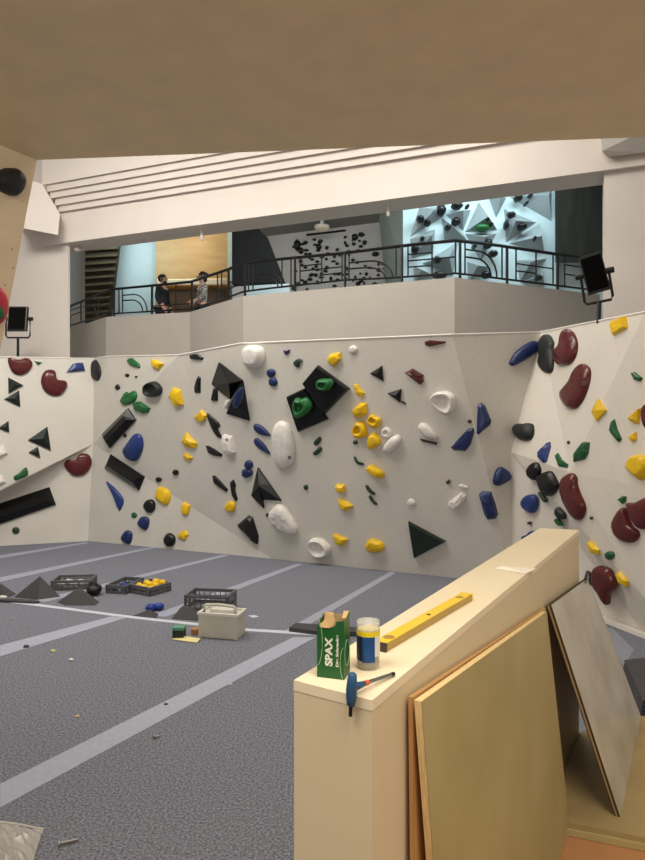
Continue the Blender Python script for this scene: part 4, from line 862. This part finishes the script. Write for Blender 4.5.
bm = BM(); tube(bm, [R @ Vector(p) for p in ((.05, l*.25, h), (.05, l*.25, h+.08), (.07, l*.25, h+.098), (w/2, l*.25, h+.108), (w-.07, l*.25, h+.098), (w-.05, l*.25, h+.08), (w-.05, l*.25, h))], .019, 8); link('handle', bm, MT['toolbox'], t, True)
for x in (.0, w-.04):
    bm = BM(); obox(bm, (x, -.006, .003), (.04, 0, 0), (0, .01, 0), (0, 0, .03)); bm.transform(R); link('foot', bm, MT['toolbox'], t)
# small boxes and paper by the toolbox
A = PF(172.4, 638.8); R = Matrix.Translation(A) @ Matrix.Rotation(math.radians(-6), 4, 'Z'); t = thing('screw_box', 'small dark box with pale green lid left of the toolbox', 'box', A)
bm = BM(); obox(bm, (0, 0, .003), (.125, 0, 0), (0, .11, 0), (0, 0, .095)); bm.transform(R); link('carton', bm, MT['green_dark'], t)
bm = BM(); obox(bm, (-.003, -.003, .098), (.131, 0, 0), (0, .116, 0), (0, 0, .03)); bm.transform(R); link('lid', bm, MT['green_lid'], t)
A = PF(191, 635); R = Matrix.Translation(A) @ Matrix.Rotation(math.radians(-6), 4, 'Z'); bm = BM(); obox(bm, (0, 0, .002), (.075, 0, 0), (0, .12, 0), (0, 0, .06)); bevel(bm, .003); bm.transform(R)
tag(rebase(link('wood_block', bm, MT['ply_orange']), A), 'small wooden block touching the left end of the toolbox', 'block')
b = [PF(*p)+Vector((0, 0, z)) for p, z in (((171.6, 640), .006), ((179, 636), .008), ((200.5, 640.4), .02), ((197, 643.4), .006))]
bm = BM(); prism(bm, b, (0, 0, .004)); tag(rebase(link('paper_sheet', bm, MT['paper_y']), b[0]), 'yellow paper sheet on the mat in front of the toolbox', 'paper')
# scattered bits
for (x, y, r, m, lab) in ((12.4, 619, .016, 'steel', 'tiny bit on the mat near the left edge below the white seam'), (26, 647.6, .03, 'vol_dark', 'small dark scrap lying on the edge of the near grey tape at left'),
    (53, 652, .028, 'paper_y', 'small yellowish scrap on the mat right of a dark scrap'), (71, 660.6, .028, 'crate_white', 'small whitish scrap on the mat right of the yellowish one'),
    (77.5, 717.5, .02, 'ply_edge', 'small pale chip on the mat left of the long grey tape'), (166, 705, .018, 'vol_dark', 'small dark scrap on the long grey tape'),
    (231, 685, .016, 'crate_white', 'tiny white scrap on the mat near the barrier')):
    bm = BM(); blob(bm, PF(x, y)+Vector((0, 0, r*.45)), (r, r*.7, r*.5), 2, .25, int(x)); tag(rebase(link('scrap', bm, MT[m]), PF(x, y)), lab, 'scrap', 'scraps on the mat')
b = [PF(*p)+Vector((0, 0, .003)) for p in ((248, 616), (254, 615.4), (259, 617), (253, 618.4))]; bm = BM(); prism(bm, b, (0, 0, .003)); tag(rebase(link('paper_scrap', bm, MT['tape_white']), b[0]), 'pale paper scrap on the mat right of the crate behind the toolbox', 'paper')
def screw(p, q, r, label):
    t = thing('screw', label, 'screw', PF(*p), 'loose screws on the mat'); a = PF(*p)+Vector((0, 0, r*1.9)); b = PF(*q)+Vector((0, 0, r*1.2)); d = b-a
    bm = BM(); tube(bm, [a, a+d*.85, b], [r, r*.9, r*.2], 8); link('shank', bm, MT['steel'], t)
    bm = BM(); lathe(bm, a-d.normalized()*.006, [(r*1.9, 0), (r*1.9, .004), (r, .012)], 12, d); link('head', bm, MT['steel'], t)
screw((59.5, 846.6), (79, 841.3), .009, 'large screw lying on the mat right of the plastic bag')
screw((154, 739), (160, 737.2), .008, 'small bright screw on the mat below the long grey tape')
# clear plastic bag at the bottom left
MT['plastic'] = mat('clear_plastic', (240, 234, 222), .14, var=.05, scale=12, trans=.2, alpha=.62, bump=.5, bscale=14)
t = thing('plastic_bag', 'crumpled clear plastic bag at the bottom left corner', 'bag', PF(15, 860))
bm = BM(); rn = random.Random(5); nx, ny = 15, 11; g = []
for j in range(ny):
    row = []
    for i in range(nx):
        u, v = i/(nx-1), j/(ny-1)
        x = -40+u*(84-16*v); y = 829+3*math.sin(u*9)*(1-v)+v*52
        p = PF(x, y); e = min(u, 1-u, v, 1-v)*2
        p.z = .012+(.075*min(1, e*2.2))*(.55+.45*rn.random())+.02*rn.random(); row.append(bm.verts.new(p))
    g.append(row)
for j in range(ny-1):
    for i in range(nx-1): bm.faces.new([g[j][i], g[j][i+1], g[j+1][i+1], g[j+1][i]])
link('film', bm, MT['plastic'], t)
bm = BM(); tube(bm, [v for v in (PF(-30, 829.5)+Vector((0, 0, .03)), PF(0, 829)+Vector((0, 0, .045)), PF(20, 831)+Vector((0, 0, .04)), PF(42, 832.5)+Vector((0, 0, .02)))], .006, 6); link('rolled_edge', bm, MT['plastic'], t)

# ------------------------------------------------------------------ barrier, platform and boards
ZB, ZP = 1.87, .80
nl, nr, fr_, fl_ = PZ(294, 680, ZB), PZ(372, 700, ZB), PZ(579, 530, ZB), PZ(540, 528, ZB)
BD = (fr_-nr).normalized(); BN = Vector((BD.y, -BD.x, 0))      # along the barrier, and out of its right face
dn = Vector((0, 0, ZB-.022))
t = thing('barrier', 'long pale wooden barrier box running from lower centre toward the right wall', 'barrier', Vector((nl.x, nl.y, 0)))
flat = lambda p: Vector((p.x, p.y, 0))
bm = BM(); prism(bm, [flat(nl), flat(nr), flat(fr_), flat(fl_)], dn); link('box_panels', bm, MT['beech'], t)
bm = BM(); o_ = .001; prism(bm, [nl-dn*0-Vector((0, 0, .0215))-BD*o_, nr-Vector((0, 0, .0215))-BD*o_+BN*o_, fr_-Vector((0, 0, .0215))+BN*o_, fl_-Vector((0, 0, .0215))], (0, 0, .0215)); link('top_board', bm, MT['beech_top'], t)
# platform on the right of the barrier
pa, pb2 = PZ(568, 822.5, ZP), PZ(645, 837.5, ZP); ed = (pb2-pa).normalized()
def edge_pt(k): return pa+ed*k
q0 = nr+BN*.004+BD*((flat(pa)-flat(nr)).dot(BD))
kk0 = -(flat(pa)-flat(nr)).dot(BN)/ed.dot(BN)+.004
s0 = edge_pt(kk0); s1 = edge_pt(2.4); far = PZ(640, 716, ZP); fb0 = fr_+BN*.004; fb0 = Vector((fb0.x, fb0.y, ZP)); fb1 = far+ed*.0; fb2 = far+Vector((2.2, -.5, 0))
bm = BM(); prism(bm, [Vector((p.x, p.y, .03)) for p in (s0, s1, fb2, fb1, fb0)], (0, 0, ZP-.03-.05)); struct('floor_platform', bm, MT['film_dark'])
tdir = Vector((ed.y, -ed.x, 0)); tdir = tdir if tdir.y < 0 else -tdir
for i, (z0, z1, off, m) in enumerate(((ZP-.021, ZP, 0, 'ply_olive'), (ZP-.048, ZP-.022, .012, 'ply'))):
    bm = BM(); prism(bm, [Vector((p.x, p.y, z0)) for p in (s0+tdir*off, s1+tdir*off, fb2, fb1, fb0)], (0, 0, z1-z0))
    o = tag(rebase(link('plywood_sheet', bm, MT[m]), (s0.x, s0.y, z0)), ('olive plywood sheet on top of the platform under the leaning grey panel', 'plywood sheet second in the platform stack, showing only its front edge')[i], 'plywood sheet')
bm = BM(); w0 = nr+BN*.004-BD*3; w0.z = .72; e0_ = s0+tdir*-.02; e1_ = s1+tdir*-.02
prism(bm, [Vector((w0.x, w0.y, .72)), Vector((w0.x+4, w0.y-1, .72)), Vector((e1_.x, e1_.y, .72)), Vector((e0_.x, e0_.y, .72))], (0, 0, .03)); tag(rebase(link('plywood_sheet', bm, MT['ply_orange']), (e0_.x, e0_.y, .72)), 'orange plywood sheet at the bottom right in front of the platform edge', 'plywood sheet')
bm = BM(); prism(bm, [Vector((w0.x, w0.y, .02)), Vector((w0.x+4, w0.y-1, .02)), Vector((e1_.x, e1_.y, .02)), Vector((e0_.x, e0_.y, .02))], (0, 0, .695)); struct('floor_landing', bm, MT['film_dark'])
def board(tl, tr, br, bl, th, face, edge, label, cat='board', nm='plywood_board', back=None):
    n = (tr-tl).cross(bl-tl).normalized(); n = n if n.dot(EYE-tl) > 0 else -n
    t = thing(nm, label, cat, bl)
    bm = BM(); f = [tl, tr, br, bl]; poly(bm, [p+n*.0008 for p in f]); o = link('face_veneer', bm, MT[face], t); sd = o.modifiers.new('s', 'SOLIDIFY'); sd.thickness = .0006
    bm = BM(); v1 = [bm.verts.new(p) for p in f]; v2 = [bm.verts.new(p-n*th) for p in f]; bm.faces.new(v1); bm.faces.new(v2[::-1])
    for i in range(4): bm.faces.new([v1[i], v1[(i+1) % 4], v2[(i+1) % 4], v2[i]])
    link('core', bm, MT[edge], t); return t, n
# near olive plywood panel leaning on the barrier, with a thinner orange one behind it
def on_b(k, off, z): p = nr+BD*k+BN*off; return Vector((p.x, p.y, z))
ptl = hit(421, 701.5, nr+BN*.042, BN); ptr = hit(546.5, 611.5, nr+BN*.042, BN)
pbr = PZ(569.5, 828, .752); obr = (pbr-nr).dot(BN); lo_, hi_ = -1.0, 2.0
for _ in range(40):                                  # find the foot that keeps the near edge's slope
    k_ = (lo_+hi_)/2; pbl = on_b(k_, obr, .752); sx, sy = CX+pbl.x/pbl.y*F, CY+(HC-pbl.z)/pbl.y*F
    if pbl.y < .2 or sx < 421+(sy-701.5)*12/160: lo_ = k_
    else: hi_ = k_
board(ptl, ptr, pbr, pbl, .016, 'ply', 'ply_edge', 'large olive plywood panel leaning on the right side of the barrier')
btl = hit(412.5, 697.5, nr+BN*.018, BN); btr = hit(545.5, 608.5, nr+BN*.018, BN)
bbl = on_b((btl-nr).dot(BD), .03, .753); bbr = on_b((btr-nr).dot(BD), .03, .753)
board(btl, btr, bbr, bbl, .010, 'ply_thin', 'ply_thin', 'thin orange plywood panel between the barrier and the olive panel')
gt = [hit(551, 605, nr+BN*.028, BN), hit(588, 578, nr+BN*.028, BN), PZ(641, 717, ZP+.001), PZ(620, 817, ZP+.001)]
gt_t, gt_n = board(gt[0], gt[1], gt[2], gt[3], .020, 'film', 'film_dark', 'glossy grey film-faced panel leaning at the far right end of the barrier', nm='film_faced_board')
bm = BM(); off = -gt_n*.008; el = [gt[0]+off, gt[3]+off]; uu = (gt[1]-gt[0]).normalized()*.004
hexa(bm, [el[0]-uu, el[1]-uu, el[1]+uu*.1, el[0]+uu*.1, el[0]-uu-gt_n*.007, el[1]-uu-gt_n*.007, el[1]+uu*.1-gt_n*.007, el[0]+uu*.1-gt_n*.007]); link('pale_edge_ply', bm, MT['ply_olive'], gt_t)
t = thing('clamp', 'small black clamp on the top edge of the glossy grey panel', 'clamp', gt[1])
ca = gt[0]+(gt[1]-gt[0])*.86; cb = gt[1]-(gt[1]-gt[0]).normalized()*.01
bm = BM(); tube(bm, [ca+gt_n*.006+Vector((0, 0, .008)), ca.lerp(cb, .6)+gt_n*.006+Vector((0, 0, .04)), cb+gt_n*.01+Vector((0, 0, .03)), cb+gt_n*.012-Vector((0, 0, .04))], .007, 6); link('jaw', bm, MT['black_plastic'], t)
bm = BM(); tube(bm, [ca+gt_n*.008+Vector((0, 0, -.01)), ca.lerp(cb, .7)+gt_n*.008+Vector((0, 0, .012))], .006, 6); link('bar', bm, MT['steel'], t)
# dark folded mat on the floor behind the panel
b = [PF(622, 673), PF(700, 664), PF(720, 712), PF(640, 716)]; t = thing('folded_mat', 'dark ribbed folded mat on the floor behind the glossy grey panel', 'mat', b[0])
for i in range(4):
    bm = BM(); prism(bm, [p+Vector((.01*i, .005*i, .003+.032*i)) for p in b], (0, 0, .027)); bevel(bm, .008); link('layer', bm, MT['vol_dark'], t)

# ------------------------------------------------------------------ things lying on the barrier
Z0 = ZB+.0006
MT['spax_green'] = mat('green_carton', (22, 92, 40), .45, var=.04); MT['carton_in'] = mat('carton_inside', (206, 170, 116), .8, var=.06, scale=20)
MT['ink_white'] = mat('white_print', (232, 232, 214), .6, var=.01); MT['ink_light'] = mat('pale_green_print', (168, 200, 150), .6, var=.01)
A = PZ(317, 676.7, Z0); Bp = PZ(344, 680, Z0); uf = (Bp-A); wf = uf.length; uf.normalize(); vf = Vector((-uf.y, uf.x, 0)); dpt = .048; hb = .128
t = thing('screw_carton', 'open green screw carton with white lettering standing on the barrier', 'box', A)
fm = Matrix(((uf.x, vf.x, 0, A.x), (uf.y, vf.y, 0, A.y), (0, 0, 1, Z0), (0, 0, 0, 1)))
def lift(bm): bm.transform(fm); return bm
hl = .105                                           # torn front edge is lower on the left
bm = BM(); q_ = [(0, 0, 0), (wf, 0, 0), (wf, 0, hb-.004), (wf*.72, 0, hb-.006), (wf*.68, 0, hb-.014), (wf*.6, 0, hb-.019), (wf*.45, 0, hb-.019), (wf*.3, 0, hb-.02), (wf*.12, 0, hb-.016), (0, 0, hb-.016)]
prism(bm, q_, (0, .0012, 0)); lift(bm); link('front_wall', bm, MT['spax_green'], t)
bm = BM(); prism(bm, [(wf, .0012, 0), (wf, dpt, 0), (wf, dpt, hb+.004), (wf, dpt*.75, hb+.004), (wf, dpt*.5, hb-.004), (wf, .0012, hb-.004)], (-.0012, 0, 0)); lift(bm); link('side_wall', bm, MT['spax_green'], t)
bm = BM(); prism(bm, [(0, .0012, 0), (0, dpt, 0), (0, dpt, hb-.004), (0, .0012, hb-.018)], (.0012, 0, 0)); lift(bm); link('side_wall', bm, MT['spax_green'], t)
bm = BM(); prism(bm, [(0, dpt, 0), (wf, dpt, 0), (wf, dpt, hb-.004), (0, dpt, hb-.004)], (0, -.0012, 0)); lift(bm); link('back_wall', bm, MT['carton_in'], t)
bm = BM(); prism(bm, [(.001, .001, 0), (wf-.001, .001, 0), (wf-.001, dpt-.001, 0), (.001, dpt-.001, 0)], (0, 0, .001)); lift(bm); link('bottom', bm, MT['carton_in'], t)
bm = BM(); fpts = [(.0, .002, hb-.018), (wf*.12, -.001, hb-.02), (wf*.3, -.002, hb-.021), (wf*.5, -.002, hb-.02), (wf*.62, -.001, hb-.013), (wf*.66, .001, hb-.004), (wf*.6, .004, hb+.004), (wf*.58, .007, hb+.011), (wf*.28, .007, hb+.011), (wf*.27, .004, hb-.004), (wf*.2, .002, hb-.01)]
prism(bm, fpts, (0, .001, 0)); lift(bm); link('torn_flap', bm, MT['carton_in'], t)
bm = BM(); prism(bm, [(wf-.002, dpt*.45, hb-.004), (wf-.002, dpt, hb+.004), (wf-.014, dpt, hb+.003), (wf-.012, dpt*.5, hb-.006)], (0, .0, .0012)); lift(bm); link('side_flap', bm, MT['carton_in'], t)
def text(s, size, m, parent, M, nm='lettering', width=None, bold=0.0):
    cu = bpy.data.curves.new(nm, 'FONT'); cu.body = s; cu.size = size; cu.extrude = .0003; cu.offset = bold; o = bpy.data.objects.new(nm, cu); C.objects.link(o)
    bpy.context.view_layer.update(); me = bpy.data.meshes.new_from_object(o.evaluated_get(bpy.context.evaluated_depsgraph_get())); bpy.data.objects.remove(o)
    xs = [v.co.x for v in me.vertices]; ys = [v.co.y for v in me.vertices]
    me.transform(Matrix.Translation((-min(xs), -min(ys), 0)))
    if width: me.transform(Matrix.Diagonal((width/(max(xs)-min(xs)), 1, 1, 1)))
    me.transform(M); me.materials.clear(); me.materials.append(m); o = bpy.data.objects.new(nm, me); C.objects.link(o); o.parent = parent; o.matrix_parent_inverse = parent.matrix_basis.inverted(); return o
def up_text(s, size, x, z, width, bold):             # reads upward on the front face
    M = fm @ Matrix(((0, -1, 0, x), (0, 0, -1, -.0006), (1, 0, 0, z), (0, 0, 0, 1)))
    o = text(s, size, MT['ink_white'], t, M, width=width, bold=bold); return o
up_text('SPAX', .0215, wf*.58, .026, .061, .0009)['label'] = 'white brand lettering'
up_text('Die Schraube', .0078, wf*.80, .026, .068, .0003)['label'] = 'small white lettering'
def ribbon(pts, r=.0007, m='ink_light'):
    bm = BM(); tube(bm, [fm @ Vector(p) for p in pts], r, 5); link('printed_line', bm, MT[m], t)
ribbon([(wf*(.0+.2*math.sin(a)), -.0004, .075-.05*math.cos(a)+.0) for a in [i*math.pi/10 for i in range(11)]])
ribbon([(wf*(1-.14*math.sin(a)), -.0004, .03-.034*math.cos(a)+.004) for a in [i*math.pi/10*.9+.2 for i in range(11)]])
ribbon([(wf+.0004, dpt*(.5+.4*math.cos(a)), .05+.028*math.sin(a)) for a in [i*math.pi/8 for i in range(17)]])
# clear screw tub
MT['clear'] = mat('clear_plastic_tub', (236, 234, 224), .08, var=.02, alpha=.32, spec=.6); MT['lab_blue'] = mat('blue_label', (24, 78, 140), .4, var=.25, scale=30); MT['lab_dark'] = mat('dark_label', (20, 32, 56), .4, var=.1)
MT['lab_yellow'] = mat('yellow_label', (238, 214, 40), .45, var=.03); MT['lab_white'] = mat('white_label', (228, 232, 224), .45, var=.02); MT['lid_cream'] = mat('cream_disc', (240, 226, 160), .5, var=.03); MT['screws'] = mat('screw_heap', (120, 112, 92), .35, metal=.7, scale=160, col2=(50, 46, 40), bump=1, bscale=200)
J = PZ(368.3, 667, Z0); rj = .0255; t = thing('screw_tub', 'clear plastic tub with blue and yellow label standing on the barrier', 'tub', J)
bm = BM(); lathe(bm, J, [(rj*.9, .0005), (rj, .003), (rj, .1), (rj*1.0, .104), (rj*.94, .104), (rj*.94, .006), (0, .005)], 32); link('tub_wall', bm, MT['clear'], t, True)
bm = BM(); lathe(bm, J, [(rj*.91, .007), (rj*.91, .02), (0, .024)], 24); link('screw_heap', bm, MT['screws'], t)
def sleeve(a0, a1, z0, z1, m, nm, rr=rj+.0006):
    bm = BM(); n = 18; rows = []
    for i in range(n+1):
        a = math.radians(a0+(a1-a0)*i/n); rows.append([bm.verts.new(J+Vector((rr*math.cos(a), rr*math.sin(a), z))) for z in (z0, z1)])
    for i in range(n): bm.faces.new([rows[i][0], rows[i+1][0], rows[i+1][1], rows[i][1]])
    o = link(nm, bm, MT[m], t); o.modifiers.new('s', 'SOLIDIFY').thickness = .0004
ctr = -105
sleeve(ctr-180, ctr+180, .074, .085, 'lab_yellow', 'yellow_band'); sleeve(ctr-95, ctr-20, .02, .074, 'lab_dark', 'dark_label'); sleeve(ctr-20, ctr+44, .018, .074, 'lab_blue', 'blue_label'); sleeve(ctr+44, ctr+180, .03, .074, 'lab_white', 'white_label')
bm = BM(); lathe(bm, J, [(rj*.92, .084), (rj*.92, .0865), (0, .0875)], 28); link('inner_disc', bm, MT['lid_cream'], t)
# spirit level lying on its side
MT['level_y'] = mat('level_yellow', (244, 206, 48), .35, var=.04); MT['level_edge'] = mat('level_edge', (170, 138, 60), .4, var=.06)
nR = PZ(386, 652.4, Z0); fR = PZ(472.7, 600.3, Z0); ld = (fR-nR); LL_ = ld.length; ld.normalize(); ln = Vector((-ld.y, ld.x, 0)); wl, hl2 = .038, .019
t = thing('spirit_level', 'yellow spirit level lying along the top of the barrier', 'spirit level', nR)
lm = Matrix(((ld.x, ln.x, 0, nR.x), (ld.y, ln.y, 0, nR.y), (0, 0, 1, Z0), (0, 0, 0, 1)))
bm = BM(); obox(bm, (0, 0, 0), (LL_, 0, 0), (0, wl, 0), (0, 0, hl2)); bevel(bm, .0015, 1); bm.transform(lm); link('bar', bm, MT['level_edge'], t)
bm = BM(); obox(bm, (.004, .002, hl2-.0002), (LL_-.008, 0, 0), (0, wl-.004, 0), (0, 0, .0008)); bm.transform(lm); link('yellow_face', bm, MT['level_y'], t)
for x in (0, LL_-.004):
    bm = BM(); obox(bm, (x-.002, -.0005, -.0001), (.008, 0, 0), (0, wl+.001, 0), (0, 0, hl2+.0012)); bm.transform(lm); link('end_cap', bm, MT['level_y'] if x else MT['film_dark'], t)
for x, r in ((.05, .0145), (LL_*.5, .006), (LL_-.06, .012)):
    bm = BM(); lathe(bm, lm @ Vector((x, wl*.5, hl2+.0006)), [(r, 0), (r, .0008), (r*.82, .0008), (r*.8, .0002)], 20); link('vial_ring' if r > .01 else 'vial', bm, MT['level_edge'] if r > .01 else MT['film_dark'], t)
# T-handle hex key hooked over the near edge
MT['blue_grip'] = mat('blue_rubber', (40, 84, 122), .5, var=.08); MT['orange_ring'] = mat('orange_ring', (222, 96, 50), .5, var=.03)
tip = PZ(394, 674, ZB+.005); tip.z = ZB+.0055
endn = (nr-nl).normalized(); eo = Vector((endn.y, -endn.x, 0)); eo = eo if eo.y < 0 else -eo
hc = hit(352, 688.5, nl+eo*.0125, eo); base_ = hc.copy(); base_.z = ZB+.0075
t = thing('hex_key', 'blue T-handled hex key lying over the near edge of the barrier', 'hex key', base_)
ht, hb_ = P(352.5, 673, hc.y), P(350.5, 706, hc.y-.002)
ht = hit(352.5, 672.5, nl+eo*.0125, eo); hb_ = hit(350.8, 706.5, nl+eo*.0125, eo); hx = hit(350.4, 716, nl+eo*.0125, eo)
bm = BM(); hv = hb_-ht; tube(bm, [ht, ht+hv*.06, ht+hv*.3, ht+hv*.5, ht+hv*.75, ht+hv*.94, hb_], [.004, .0085, .0105, .0115, .0105, .0085, .005], 14); link('handle', bm, MT['blue_grip'], t, True)
sdv = tip-(ht+hv*.45); bm = BM(); s_ = ht+hv*.45; s_.z = max(s_.z, ZB+.006); sd2 = tip-s_
tube(bm, [s_, s_+sd2*.16, s_+sd2*.28], [.0095, .0072, .0055], 12); link('handle_neck', bm, MT['blue_grip'], t, True)
bm = BM(); tube(bm, [s_+sd2*.28, s_+sd2*.36], .0056, 12); link('orange_ring', bm, MT['orange_ring'], t)
bm = BM(); tube(bm, [s_+sd2*.36, tip-sd2*.08], .0042, 6); link('shaft', bm, MT['steel'], t)
bm = BM(); tube(bm, [tip-sd2*.08, tip], .0044, 6); link('hex_tip', bm, MT['black_metal'], t)
bm = BM(); tube(bm, [hb_-hv*.04, hx], .0042, 6); link('short_hex_end', bm, MT['black_metal'], t)
# paper sheet at the far part of the barrier
b = [PZ(494, 568.6, Z0+.001), PZ(503, 566.5, Z0+.012), PZ(536, 568.6, Z0+.004), PZ(526, 573.8, Z0+.001)]
bm = BM(); prism(bm, b, (0, 0, .0012)); tag(rebase(link('paper_sheet', bm, MT['paper_w']), b[0]), 'white paper sheet on the far part of the barrier top', 'paper')

# ------------------------------------------------------------------ light and camera
def area(name, loc, target, sx, sy, power, col):
    l = bpy.data.lights.new(name, 'AREA'); l.shape = 'RECTANGLE'; l.size = sx; l.size_y = sy; l.energy = power; l.color = col
    o = bpy.data.objects.new(name, l); C.objects.link(o); o.location = loc
    o.rotation_euler = (Vector(target)-Vector(loc)).to_track_quat('-Z', 'Y').to_euler(); return o
area('hall_light', (-2.0, 8.5, 8.35), (-2.0, 9.2, 0), 10, 1.8, 450, (1, .95, .865))
area('hall_light_front', (-1.5, 7.0, 8.3), (-1.5, 12.5, 1.5), 8, 1.2, 75, (1, .93, .84))
area('near_light', (.9, .1, 4.7), (1.1, 1.2, 0), 1.8, 1.4, 85, (1, .92, .79))
area('hall_light_left', (-4.6, 8.0, 8.3), (-6.6, 13.8, 5.4), 1.6, 1.2, 240, (1, .95, .89))
area('near_light_left', (-1.5, .5, 4.75), (-1.2, 2.6, 0), 2.0, 1.4, 85, (1, .93, .82))
area('gallery_low_fill', (-.9, 14.6, 6.9), (-.95, 16, 5.4), .5, .3, 14, (.75, .93, 1))  # unseen fill, added to brighten the low pale panel
area('near_fill_right', (3.2, .2, 3.6), (.6, 2.2, 1.2), 1.0, .8, 12, (1, .9, .74))  # unseen side fill, put in to light the plywood face
area('gallery_cool_light', (3.2, 12.6, 8.0), (3.0, 14.4, 5.6), 3.6, .5, 110, (.72, .93, 1))
area('gallery_cool_light_left', (-5.2, 16.2, 8.0), (-5.0, 18.2, 6), 1.6, .5, 46, (.7, .92, 1))
area('gallery_mid_fill', (-.2, 14.2, 8.1), (-.2, 17.5, 5.5), 2.5, .5, 45, (1, .96, .93))  # unseen fill, added because the grey training wall came out dark
area('gallery_warm_light', (-3.6, 16.6, 8.0), (-3.3, 18, 6.6), .6, .3, 17, (1, .86, .62))
w = bpy.data.worlds.new('ambient'); bpy.context.scene.world = w; w.use_nodes = True
bg = w.node_tree.nodes['Background']; bg.inputs[0].default_value = (1, .95, .88, 1); bg.inputs[1].default_value = .3
cam = bpy.data.cameras.new('camera'); cam.sensor_fit = 'HORIZONTAL'; cam.sensor_width = 36; cam.lens = 36*F/645; cam.clip_start = .05; cam.clip_end = 200
co = bpy.data.objects.new('camera', cam); C.objects.link(co); co.location = EYE; co.rotation_euler = (math.pi/2, 0, 0)
bpy.context.scene.camera = co
vs_ = bpy.context.scene.view_settings; vs_.view_transform = 'Standard'; vs_.look = 'None'; vs_.exposure = 0; vs_.gamma = 1
